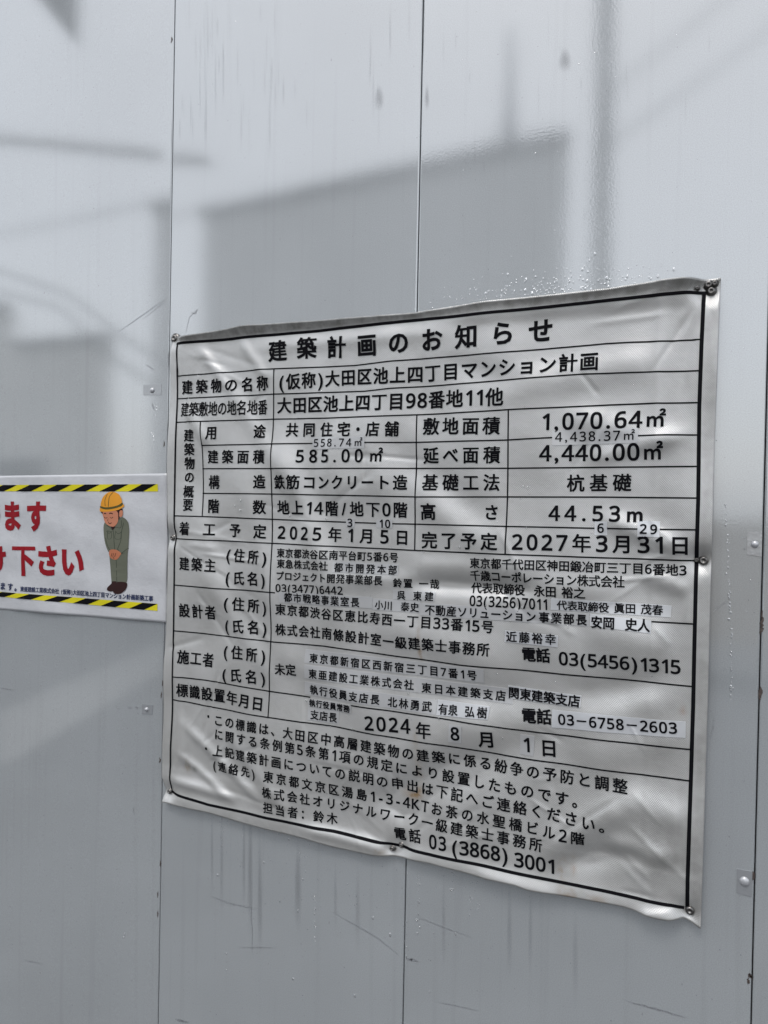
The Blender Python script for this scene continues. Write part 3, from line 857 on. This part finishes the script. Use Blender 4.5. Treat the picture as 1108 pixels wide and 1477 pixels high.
sign_text('lettering', [('建築面積', [(300, 659), (383.5, 659)], 20), ('585.00㎡', [(428.7, 658), (553.7, 657)], 21, dict(ds=1.15)),
                        ('延べ面積', [(610, 657), (722, 656)], 24.5), ('4,440.00㎡', [(778, 653.8), (957, 651.3)], 27, dict(ds=1.14))])
sign_text('lettering', [('構', [(300.3, 695.5), (317.5, 695.5)], 20.6), ('造', [(367, 695), (385, 694.8)], 20.6), ('鉄筋コンクリート造', [(397, 695.5), (588, 696)], 21),
                        ('基礎工法', [(609, 696), (720.8, 696)], 24.5), ('杭基礎', [(817.4, 697), (911.4, 696)], 25.5)])
sign_text('lettering', [('階', [(299, 730), (316, 730)], 21), ('数', [(366.5, 731.5), (385.6, 731.8)], 21), ('地上14階/地下0階', [(400, 731.8), (588, 735.8)], 21.5),
                        ('高', [(607.5, 738), (629.5, 738)], 25), ('さ', [(697, 739), (720.5, 739)], 24), ('44.53m', [(791, 740), (927.4, 741.2)], 25.5, dict(ds=1.14))])
sign_text('lettering', [('着工予定', [(259, 762), (385.4, 767)], 20), ('2025年1月5日', [(401, 767.7), (587.4, 775.5)], 21.3, dict(ds=1.14)),
                        ('完了予定', [(608, 779), (718.6, 781.4)], 25), ('2027年3月31日', [(739, 781.5), (860, 784), (992.4, 786.8)], 26.3, dict(ds=1.13))])
S1 = dict(weight=.025, ds=1.05)
sign_text('lettering', [('建築主', [(258.5, 812.5), (313, 816)], 20), ('(住所)', [(327, 800), (387, 805)], 20.5), ('(氏名)', [(327, 833), (385.4, 835.6)], 20.5),
                        ('東京都渋谷区南平台町5番6号', [(400.3, 797.2), (574, 804.4)], 13.8, S1), ('東急株式会社', [(401, 812.5), (475.3, 816.6)], 13.6, S1),
                        ('プロジェクト開発事業部長', [(401, 830), (552.5, 837.7)], 13.6, S1), ('鈴置 一哉', [(567.4, 840.5), (631.3, 843.4)], 14, S1), ('03(3477)6442', [(399.8, 847.7), (495.6, 851.8)], 14.5, S1),
                        ('東京都千代田区神田鍛冶町三丁目6番地3', [(678, 811.8), (835, 817), (990.7, 822.6)], 15.7, S1), ('千歳コーポレーション株式会社', [(678, 830), (901.4, 839.5)], 16.3, S1),
                        ('代表取締役　永田 裕之', [(677.5, 848), (845.5, 855.3)], 16.2, S1), ('03(3256)7011', [(677, 866.5), (790, 871.8)], 19, S1)])
sign_text('lettering', [('設計者', [(257.8, 880), (312, 884)], 20.5), ('(住所)', [(326, 869.4), (385.4, 876)], 20.5), ('(氏名)', [(325.5, 902), (384.7, 906.4)], 20.5),
                        ('東京都渋谷区恵比寿西一丁目33番15号', [(399, 878), (468, 885.3), (560, 893.5), (712, 904.8)], 16.8, dict(ds=1.14)),
                        ('株式会社南條設計室一級建築士事務所', [(398, 907.6), (470, 913.5), (560, 925), (625, 930.5), (707, 937.5)], 17.3),
                        ('電話', [(753, 943.5), (794.4, 945.8)], 21.5, B_), ('03(5456)1315', [(806.6, 949), (890, 955), (982, 962)], 23.5)])
sign_text('lettering', [('施工者', [(256, 947), (308.4, 953)], 20.5), ('(住所)', [(323.6, 939), (384, 946.4)], 20.5), ('(氏名)', [(321.4, 972.3), (383, 978)], 20.5),
                        ('未定', [(396.5, 965), (427, 966.8)], 17.5), ('電話', [(752.6, 1032), (795.8, 1035)], 22, B_)])
sign_text('lettering', [('標識設置年月日', [(255, 995), (316.6, 1003.5), (378.4, 1016)], 19.8),
                        ('2024', [(527.7, 1041.8), (593.3, 1047.3)], 25), ('年', [(601, 1052), (622.5, 1054)], 24), ('月', [(691, 1066), (713, 1068)], 25.5), ('日', [(780, 1078.8), (802.5, 1081)], 26)])
N_ = dict(weight=.023, ds=1.12)
sign_text('note_lettering', [
    ('・', [(297, 1033.6), (302, 1034.4)], 16), ('この標識は、大田区中高層建築物の建築に係る紛争の予防と調整', [(310, 1038.8), (416, 1056.8), (608, 1089), (769, 1114), (846, 1125.8), (906, 1134.3)], 16.8, N_),
    ('に関する条例第5条第1項の規定により設置したものです。', [(310, 1059), (415, 1077.5), (498.6, 1091), (595, 1111), (640, 1121), (752.6, 1140), (833, 1156.5)], 16.8, N_),
    ('・', [(296, 1079), (301, 1079.8)], 16), ('上記建築計画についての説明の申出は下記へご連絡ください。', [(308, 1082), (378, 1095), (510, 1118.6), (607, 1139), (720, 1160), (817, 1178.5), (873, 1191)], 16.8, N_),
    ('(連絡先)', [(306, 1103.8), (369, 1116)], 15.8, N_), ('東京都文京区湯島1-3-4KTお茶の水聖橋ビル2階', [(382, 1118.4), (498.6, 1143), (595, 1162), (698, 1181), (844, 1210)], 16.8, N_),
    ('株式会社オリジナルワーク一級建築士事務所', [(380, 1141), (457, 1156), (572, 1180), (637, 1191.5), (782.6, 1220.3)], 16.8, N_),
    ('担当者：鈴木', [(380.7, 1163.6), (485, 1183.4)], 16.6, N_), ('電話', [(568, 1202.5), (606.6, 1208)], 19.5, N_),
    ('03', [(618.8, 1213.5), (644, 1217.5)], 24), ('(3868)', [(652.6, 1220.6), (732.4, 1234)], 24.5), ('3001', [(741.8, 1239), (799.5, 1250.5)], 25)])

def sticker(quad, runs, lift=.0009, label=None, clear=False):
    q = [Vector(W(*p)) for p in quad]
    n, k = max(4, int((q[1] - q[0]).length / .003)), 8
    V, F = [], []
    for j in range(k + 1):
        for i in range(n + 1):
            V.append(tuple(q[0].lerp(q[1], i / n).lerp(q[3].lerp(q[2], i / n), j / k)))
    P = on_sheet(V, lift); P2 = on_sheet(V, .0001)
    c = len(P); w = n + 1
    for j in range(k):
        for i in range(n): F.append([j * w + i, (j + 1) * w + i, (j + 1) * w + i + 1, j * w + i + 1])
    edge = [i for i in range(w)] + [j * w + n for j in range(1, k + 1)] + [k * w + i for i in range(n - 1, -1, -1)] + [j * w for j in range(k - 1, 0, -1)]
    for a in range(len(edge)):
        e0, e1 = edge[a], edge[(a + 1) % len(edge)]
        F.append([e0, e1, c + e1, c + e0])
    o = obj('correction_sticker', P + P2, F, M['clear' if clear else 'tape'], sign)
    if label: o['label'] = label
    sign_text('lettering', runs, o, lift + .0007)
K = dict(weight=.027, ds=1.05)
sticker([(451, 630.5), (527, 629.5), (527, 646.2), (451, 648)], [('558.74㎡', [(453, 638.8), (524.5, 638)], 13.6, dict(weight=.014, ds=1.12))], label='small white correction sticker reading 558.74', clear=True)
sticker([(797, 621.7), (921, 617.2), (921, 639), (797, 642.5)], [('4,438.37㎡', [(801, 630.3), (916.6, 628)], 16.5, dict(weight=.014, ds=1.12))], label='small white correction sticker reading 4,438.37', clear=True)
sticker([(499.4, 747.7), (512, 748), (512, 760.5), (499.4, 760)], [('3', [(501.5, 754), (509, 754)], 14.5)], label='tiny correction sticker reading 3', clear=True)
sticker([(542.6, 749), (565.6, 749.8), (565.6, 761.6), (542.6, 761)], [('10', [(547.5, 755.2), (563, 755.6)], 14.5)], label='tiny correction sticker reading 10', clear=True)
sticker([(858, 752), (876, 752.4), (876, 772), (858, 771.5)], [('6', [(862, 761.5), (871.5, 761.7)], 16.5)], label='tiny correction sticker reading 6')
sticker([(920.5, 751), (952.6, 752), (951.7, 774.5), (920, 773.6)], [('29', [(923.5, 762.6), (948.6, 763.3)], 17)], label='small correction sticker reading 29')
sticker([(796, 862.5), (969, 873.5), (968, 890), (795, 879)], [('代表取締役 眞田 茂春', [(804, 872.2), (957, 880)], 14.6, S1)])
sticker([(606, 870), (776.5, 881), (776, 898.5), (605.5, 887)], [('不動産ソリューション', [(613, 879.4), (773.5, 889.7)], 15.5, K)], clear=True)
sticker([(776.6, 880.5), (851, 885), (850.5, 903), (776, 898)], [('事業部長', [(778, 889.6), (848, 894)], 15.8, B_)], clear=True)
sticker([(852.2, 884.6), (940, 895), (939.6, 912.8), (852, 901.8)], [('安岡　史人', [(854, 896), (938.6, 902)], 18, B_)])
sticker([(481.5, 809.5), (575, 814.5), (574, 829.3), (481, 824.7)], [('都市開発本部', [(483.4, 818), (572.8, 822.5)], 13.8, S1)], clear=True)
sticker([(567, 851), (627, 853.7), (626.5, 867.3), (566.5, 864.6)], [('呉 東建', [(572.8, 858.2), (625, 860.9)], 13.5, S1)], clear=True)
sticker([(404, 853), (537, 861.5), (536.5, 877.6), (404, 868.5)], [('都市戦略事業室長', [(411, 861), (518.7, 869.2)], 13.6, K)], clear=True)
sticker([(537.2, 863), (605.6, 868), (605.4, 884), (537, 879)], [('小川　泰史', [(541, 872), (604.5, 876.3)], 13.6, S1)], clear=True)
sticker([(728.6, 909.5), (806, 916.6), (805, 933), (727.7, 926)], [('近藤裕幸', [(730, 918), (803, 922)], 16.2, S1)])
sticker([(441, 936.5), (697.5, 966), (697, 986), (439.5, 955.5)], [('東京都新宿区西新宿三丁目7番1号', [(447, 948.6), (560, 961), (687.4, 975)], 14, K)], clear=True)
sticker([(440, 958.5), (738.7, 995.5), (738.7, 1017), (439, 978)], [('東亜建設工業株式会社', [(446, 971), (596.6, 988.8)], 14.2, K), ('東日本建築支店', [(607.5, 992), (728, 1005.5)], 15, K)], clear=True)
sticker([(731.6, 990), (838, 1004.5), (837, 1021), (731, 1008)], [('関東建築支店', [(732.5, 999.6), (836.5, 1012.4)], 17, B_)], .0013)
sticker([(439.6, 983), (630, 1011), (629, 1031), (439, 1001.5)], [('執行役員支店長', [(447, 994.3), (549, 1009.2)], 14.2, K), ('北林勇武', [(560, 1011.5), (623, 1020)], 15, K)], clear=True)
sticker([(630.6, 1010), (706, 1020), (703.5, 1037.8), (629.6, 1031.2)], [('有泉', [(632, 1022.6), (660.7, 1025)], 15.5, S1), ('弘樹', [(671, 1025.8), (703, 1028.8)], 15.5, S1)], .0013)
sticker([(445, 1008), (508.6, 1016.5), (508, 1027.5), (444.5, 1019)], [('執行役員常務', [(446, 1013.4), (507, 1022)], 10.8, B_)], .0013, clear=True)
sticker([(444.5, 1019.6), (490, 1026), (489, 1044), (444, 1038)], [('支店長', [(448, 1030.2), (487, 1035.4)], 14.2, S1)], clear=True)
sticker([(648.5, 1044.5), (667, 1047), (666, 1072), (647.5, 1069.5)], [('8', [(651.5, 1057), (663.5, 1058)], 23.5)], label='correction sticker carrying the number 8', clear=True)
sticker([(750, 1060), (770.5, 1062.5), (769, 1091.5), (749, 1088.5)], [('1', [(756.5, 1074.8), (761.5, 1075.2)], 25)], label='correction sticker carrying the number 1', clear=True)
sticker([(796.4, 1024.5), (989.6, 1040.7), (989, 1063.7), (795.5, 1049.6)], [('03－6758－2603', [(805, 1037.5), (977, 1049.5)], 17.5, dict(weight=.026, ds=1.14))])

def screw(px, py, r=.006, h=None):
    X, Z = W(px, py)
    y0 = -float(relief(np.array([X]), np.array([Z]))[0]) + .0002
    b = MB()
    b.lathe((X, y0, Z), [(r * 1.5, 0), (r * 1.5, .0008), (r * 1.02, .001), (r, .0036), (r * .8, .0052), (r * .45, .0058), (r * .35, .0040), (.0004, .0038)], 18)
    b.build('screw', M['screw'], sign, True)
for px, py, r in [(249, 487, .0065), (1026, 418, .0050), (1022, 409, .0048), (1031, 407, .0035), (246, 776, .0048), (1015, 809, .0058), (1005, 808, .003), (242, 1143, .0046), (995, 1316, .0058), (564, 1226, .0042), (577, 1221.5, .0034), (1006, 415.5, .0025)]:
    screw(px, py, r)

OFF[0] = 0.0
# ------------------------------------------------------------------ the worker banner on the left panel
OFF[0] = .0035
banner = thing('safety_banner', (-.15, -.004, W(100, 890, True)[1]), 'white site banner with red lettering and a bowing helmeted worker between hazard stripes', 'banner')
def bh(X, Z):
    """how far the banner stands off the panel"""
    return .003 + .0012 * np.sin(31 * X + 2 * np.sin(9 * Z)) * np.sin(17 * Z + 3 * X) + .0008 * np.sin(70 * Z + 20 * X) + .0016 * np.exp(-((X - W(24.6, 780, True)[0]) / .011) ** 2)
def on_banner(V, lift):
    V = np.array(V, float)
    return np.c_[V[:, 0], V[:, 0] * TILT - bh(V[:, 0], V[:, 1]) - lift, V[:, 1]].tolist()
def grid_on_banner(quad, n, k, lift):
    q = [Vector(W(*p, True)) for p in quad]
    V = [tuple(q[0].lerp(q[1], i / n).lerp(q[3].lerp(q[2], i / n), j / k)) for j in range(k + 1) for i in range(n + 1)]
    F = [[j * (n + 1) + i, (j + 1) * (n + 1) + i, (j + 1) * (n + 1) + i + 1, j * (n + 1) + i + 1] for j in range(k) for i in range(n)]
    return on_banner(V, lift), F
def ext_left(y_l, y_r, xr, x=-160):
    return y_l + (y_l - y_r) / (0 - xr) * x
xl = -160
quad = [(xl, 686.3 + (686.3 - 682.8) / 241.7 * 160), (241.7, 682.8), (239.9, 898), (xl, 879 - 19 / 240 * 160)]
V, F = grid_on_banner(quad, 120, 60, 0)
c = len(V)
V2 = [(v[0], v[1] + .0006, v[2]) for v in V]
w = 121
edge = [i for i in range(w)] + [j * w + 120 for j in range(1, 61)] + [60 * w + i for i in range(119, -1, -1)] + [j * w for j in range(59, 0, -1)]
F2 = F + [[a + c for a in f[::-1]] for f in F] + [[edge[i], edge[(i + 1) % len(edge)], c + edge[(i + 1) % len(edge)], c + edge[i]] for i in range(len(edge))]
obj('cloth_sheet', V + V2, F2, M['banner'], banner, True)

def hazard(y0l, y1l, y0r, y1r, xr, seams):
    """yellow stripe with slanted black bars; rows of photo points, left/right heights"""
    yt = lambda x: y0l + (y0r - y0l) * x / xr
    yb = lambda x: y1l + (y1r - y1l) * x / xr
    V, F = grid_on_banner([(xl, yt(xl)), (xr, yt(xr)), (xr, yb(xr)), (xl, yb(xl))], 120, 2, .0006)
    st = obj('hazard_stripe', V, F, M['yellow'], banner)
    V, F = [], []
    for (b0, b1, t0, t1) in seams:
        for k in range(6):
            f0, f1 = k / 6, (k + 1) / 6
            q = []
            for ff, g in ((f0, 0), (f0, 1), (f1, 1), (f1, 0)):
                xb, xt = (b0, t0) if g == 0 else (b1, t1)
                x = xb + (xt - xb) * ff
                q.append(W(x, yb(x) + (yt(x) - yb(x)) * ff, True))
            b = len(V); V += on_banner(q, .0010); F.append([b, b + 1, b + 2, b + 3])
    obj('black_bar', V, F, M['ink'], st)
def bars(first, pitch, w, slant, n, growth=1.0):
    out, x = [], first
    for k in range(n):
        out.append((x, x + w, x + slant, x + slant + w))
        x -= pitch * (1 - .012 * k)
    return out
hazard(699.6, 708.6, 698.2, 708.9, 228, bars(185, 41.2, 21, 20, 9))
hazard(853.6, 860.7, 871.0, 881.2, 227.5, bars(187, 41.5, 21, 19, 9))

def banner_text(name, runs, m_):
    V, F = [], []
    for r in runs:
        v, f = layout(r[0], r[1], r[2], left=True, **r[3])
        b = len(V); V += on_banner(v, .0008); F += [[b + i for i in q] for q in f]
    obj(name, V, F, M[m_], banner)
H = dict(weight=.05, ds=1)
banner_text('lettering', [('り', [(-24, 744), (3.5, 744)], 41, H), ('ます', [(6.5, 744), (67, 744.5)], 45, dict(weight=.05, ds=1, ax=1.12))], 'red')
banner_text('lettering', [('け', [(-24, 806), (14, 806.5)], 41, H), ('下さい', [(18, 807.5), (121, 810)], 45, dict(weight=.05, ds=1, ax=1.1))], 'red')
banner_text('lettering', [('ます。', [(1, 845), (25, 847.5)], 11.5, dict(weight=.035, ds=1)),
                          ('東亜建設工業株式会社 (仮称)大田区池上四丁目マンション計画新築工事', [(29.5, 849.3), (85.7, 853), (150, 858), (221, 863.6)], 7.6, dict(weight=.03, ds=1))], 'navy')

def smooth_poly(pts, n=5):
    out = []
    L_ = len(pts)
    for i in range(L_):
        p0, p1, p2, p3 = [Vector(pts[(i + k - 1) % L_]) for k in range(4)]
        for k in range(n):
            t_ = k / n
            out.append(.5 * ((2 * p1) + (p2 - p0) * t_ + (2 * p0 - 5 * p1 + 4 * p2 - p3) * t_ ** 2 + (3 * p1 - p0 - 3 * p2 + p3) * t_ ** 3))
    return out
def fig(name, polys, m_, parent, layer):
    """flat printed shapes; points in the enlarged view of the drawing"""
    V, F = [], []
    for pts in polys:
        sm = smooth_poly(pts)
        P = [W(120 + p.x * .13542, 690 + p.y * .13542, True) for p in sm]
        b = len(V); V += on_banner(P, .0008 + .0001 * layer)
        F += [[b + i for i in f] for f in tessellate_polygon([[Vector((p[0], p[1], 0)) for p in P]])]
    return obj(name, V, F, M[m_], parent)
def line(pts, w=6):
    P = [Vector(p) for p in pts]
    l, r = [], []
    for i, p in enumerate(P):
        t_ = (P[min(i + 1, len(P) - 1)] - P[max(i - 1, 0)]).normalized()
        n_ = Vector((-t_.y, t_.x)) * w / 2
        l.append(tuple(p + n_)); r.append(tuple(p - n_))
    return l + r[::-1]
man = fig('worker_drawing', [[(280, 770), (275, 800), (300, 1100), (340, 1108), (352, 1090), (365, 1112), (455, 1115), (470, 950), (482, 770), (480, 740), (300, 740)]], 'suit', banner, 0)
fig('boot', [[(305, 1098), (300, 1120), (262, 1160), (260, 1190), (290, 1204), (330, 1200), (360, 1180), (366, 1105)]], 'hair', man, 1)
fig('boot', [[(358, 1105), (355, 1150), (325, 1190), (330, 1220), (370, 1232), (410, 1222), (455, 1180), (460, 1112)]], 'hair', man, 2)
fig('jacket', [[(250, 450), (218, 490), (215, 560), (232, 680), (262, 770), (275, 782), (300, 765), (345, 760), (400, 800), (430, 800), (480, 770), (490, 640), (490, 520), (472, 450), (420, 412), (380, 440), (320, 480)]], 'suit', man, 2)
fig('jacket_seam', [line([(318, 545), (330, 650), (340, 770)]), line([(432, 480), (410, 570), (405, 660), (372, 750)]), line([(262, 560), (262, 640), (300, 636), (300, 575), (262, 560)], 5), line([(345, 575), (342, 640), (400, 642), (405, 575)], 5),
                    line([(248, 562), (275, 585), (308, 562)], 5), line([(345, 562), (375, 590), (412, 566)], 5), line([(240, 640), (262, 720), (290, 765)]), line([(372, 750), (395, 790), (430, 796)]), line([(415, 800), (480, 745)]), line([(250, 500), (280, 520), (315, 548), (345, 520), (400, 525), (412, 450)], 6), line([(352, 870), (352, 1000), (356, 1105)])], 'suitline', man, 3)
fig('hand', [[(290, 762), (275, 800), (290, 845), (330, 866), (365, 860), (395, 825), (410, 800), (380, 772), (340, 758)]], 'hand', man, 4)
fig('finger_line', [line([(330, 800), (318, 830), (330, 855)], 5), line([(350, 800), (338, 835)], 5), line([(310, 800), (300, 830)], 5)], 'hair', man, 5)
fig('hair', [[(200, 345), (205, 380), (225, 390), (350, 370), (368, 400), (372, 430), (385, 440), (400, 400), (428, 335), (380, 320)]], 'hair', man, 3)
fig('undershirt', [[(290, 500), (315, 548), (345, 500)]], 'hair', man, 4)
fig('face', [[(212, 360), (218, 430), (240, 480), (290, 510), (330, 512), (362, 480), (378, 430), (368, 352), (290, 345)]], 'skin', man, 5)
fig('ear', [[(395, 350), (390, 400), (402, 412), (422, 400), (430, 360), (420, 338)]], 'skin', man, 5)
fig('face_line', [line([(222, 378), (235, 372), (246, 378)], 10), line([(282, 376), (300, 370), (318, 378)], 10), line([(224, 412), (240, 424), (258, 416)], 6), line([(288, 416), (305, 424), (322, 412)], 6), line([(268, 470), (285, 484), (302, 472)], 7), line([(268, 430), (258, 452), (270, 456)], 4)], 'hair', man, 6)
fig('helmet', [[(178, 330), (182, 352), (215, 356), (290, 352), (380, 335), (440, 300), (438, 280), (424, 262), (412, 215), (385, 172), (345, 148), (300, 142), (255, 160), (215, 205), (195, 260), (188, 300)]], 'helmet', man, 6)
fig('helmet_band', [[(188, 296), (190, 315), (240, 330), (310, 326), (390, 305), (428, 284), (424, 258), (380, 285), (310, 303), (240, 308)]], 'olive', man, 7)
fig('helmet_line', [line([(240, 290), (240, 230), (262, 170)], 5), line([(275, 295), (285, 200), (320, 150)], 6)], 'olive', man, 7)

OFF[0] = 0.0
# ------------------------------------------------------------------ rain
rnd = random.Random(11)
drops = MB()
ico = bmesh.new(); bmesh.ops.create_icosphere(ico, subdivisions=2, radius=1.0)
ICO_V = [v.co.copy() for v in ico.verts]; ico.verts.index_update()
ICO_F = [[v.index for v in f.verts] for f in ico.faces]; ico.free()
def drop(px, py, r, left=False, y=None):
    X, Z = W(px, py, left)
    if y is None: y = X * TILT if left else 0.0
    e = rnd.uniform(.9, 1.5)
    drops.add([(X + v.x * r, y - v.y * r * .55 - r * .25, Z + v.z * r * e - (max(0, -v.z) * r * .3)) for v in ICO_V], ICO_F)
def inside_sign(px, py):
    if not 236 < px < 1042: return False
    yt = np.interp(px, [p[0] for p in TOP], [p[1] for p in TOP]); yb = np.interp(px, [p[0] for p in BOT], [p[1] for p in BOT])
    return yt - 3 < py < yb + 3
def sign_drop(px, py, r):
    OFF[0] = .0100
    X, Z = W(px, py)
    drop(px, py, r, False, -float(relief(np.array([X]), np.array([Z]))[0]))
    OFF[0] = 0.0
for k in range(250):
    px = rnd.triangular(615, 985, 790); top = np.interp(px, [p[0] for p in TOP], [p[1] for p in TOP])
    py = top - 4 - abs(rnd.gauss(0, 15))
    if not inside_sign(px, py): drop(px, py, rnd.uniform(.0004, .0011) if rnd.random() < .88 else rnd.uniform(.0011, .0019))
for x, y0, y1, n in [(1047, 725, 760, 10), (1050, 770, 830, 16), (1052, 835, 905, 24), (1055, 905, 1010, 30), (222, 618, 650, 9), (604, 1250, 1360, 16), (653, 1255, 1290, 9), (678, 1290, 1320, 8), (690, 1300, 1312, 5), (455, 1285, 1360, 14), (319, 1180, 1230, 10), (225, 585, 600, 3), (585, 1300, 1390, 10), (433, 1230, 1260, 5)]:
    for k in range(n):
        drop(x + rnd.gauss(0, 1.1), rnd.uniform(y0, y1), rnd.uniform(.0006, .0013), x < 245)
for x, y in [(381, 1244), (314, 1262), (327, 1375), (327, 1399), (423, 1412), (657, 1347), (602, 1346), (601, 1327), (563, 1348), (437, 1268), (180, 1347), (179, 1352), (650, 1283), (417, 1210), (512, 1436), (620, 1430), (538, 1324), (404, 1300), (430, 1314)]:
    drop(x, y, rnd.uniform(.0013, .0021), x < 232)
for k in range(170):
    px, py = rnd.uniform(300, 720), 1180 + abs(rnd.gauss(0, 110))
    if not inside_sign(px, py) and py < 1470: drop(px, py, rnd.uniform(.0004, .0010))
for k in range(120):
    px, py = rnd.uniform(255, 1090), rnd.uniform(0, 1470)
    if not inside_sign(px, py): drop(px, py, rnd.uniform(.0004, .0009))
for x, y in [(452, 1040), (477, 1047), (510, 1052), (341, 730), (347, 735), (350, 720), (416, 742), (470, 746), (662, 787), (759, 705), (766, 700), (760, 762), (754, 875), (688, 868), (701, 874), (738, 898), (400, 810), (590, 1000), (585, 1020), (560, 1010), (635, 1035), (690, 920), (600, 1018), (700, 875), (755, 700), (762, 712), (752, 720), (726, 1065), (310, 880), (300, 660), (440, 1010), (585, 985), (820, 905), (640, 880)]:
    sign_drop(x + rnd.uniform(-2, 2), y + rnd.uniform(-2, 2), rnd.uniform(.0011, .0021))
for k in range(150):
    px, py = rnd.uniform(260, 1000), rnd.uniform(500, 1290)
    if inside_sign(px, py - 12) and inside_sign(px, py + 12): sign_drop(px, py, rnd.uniform(.0005, .0011))
o = drops.build('rain_water', M['water'], None, True, loc=(.5, -.01, 1.2))
tag(o, 'tiny clear rain droplets clinging to the fence and the notice', 'rain droplets', kind='stuff')
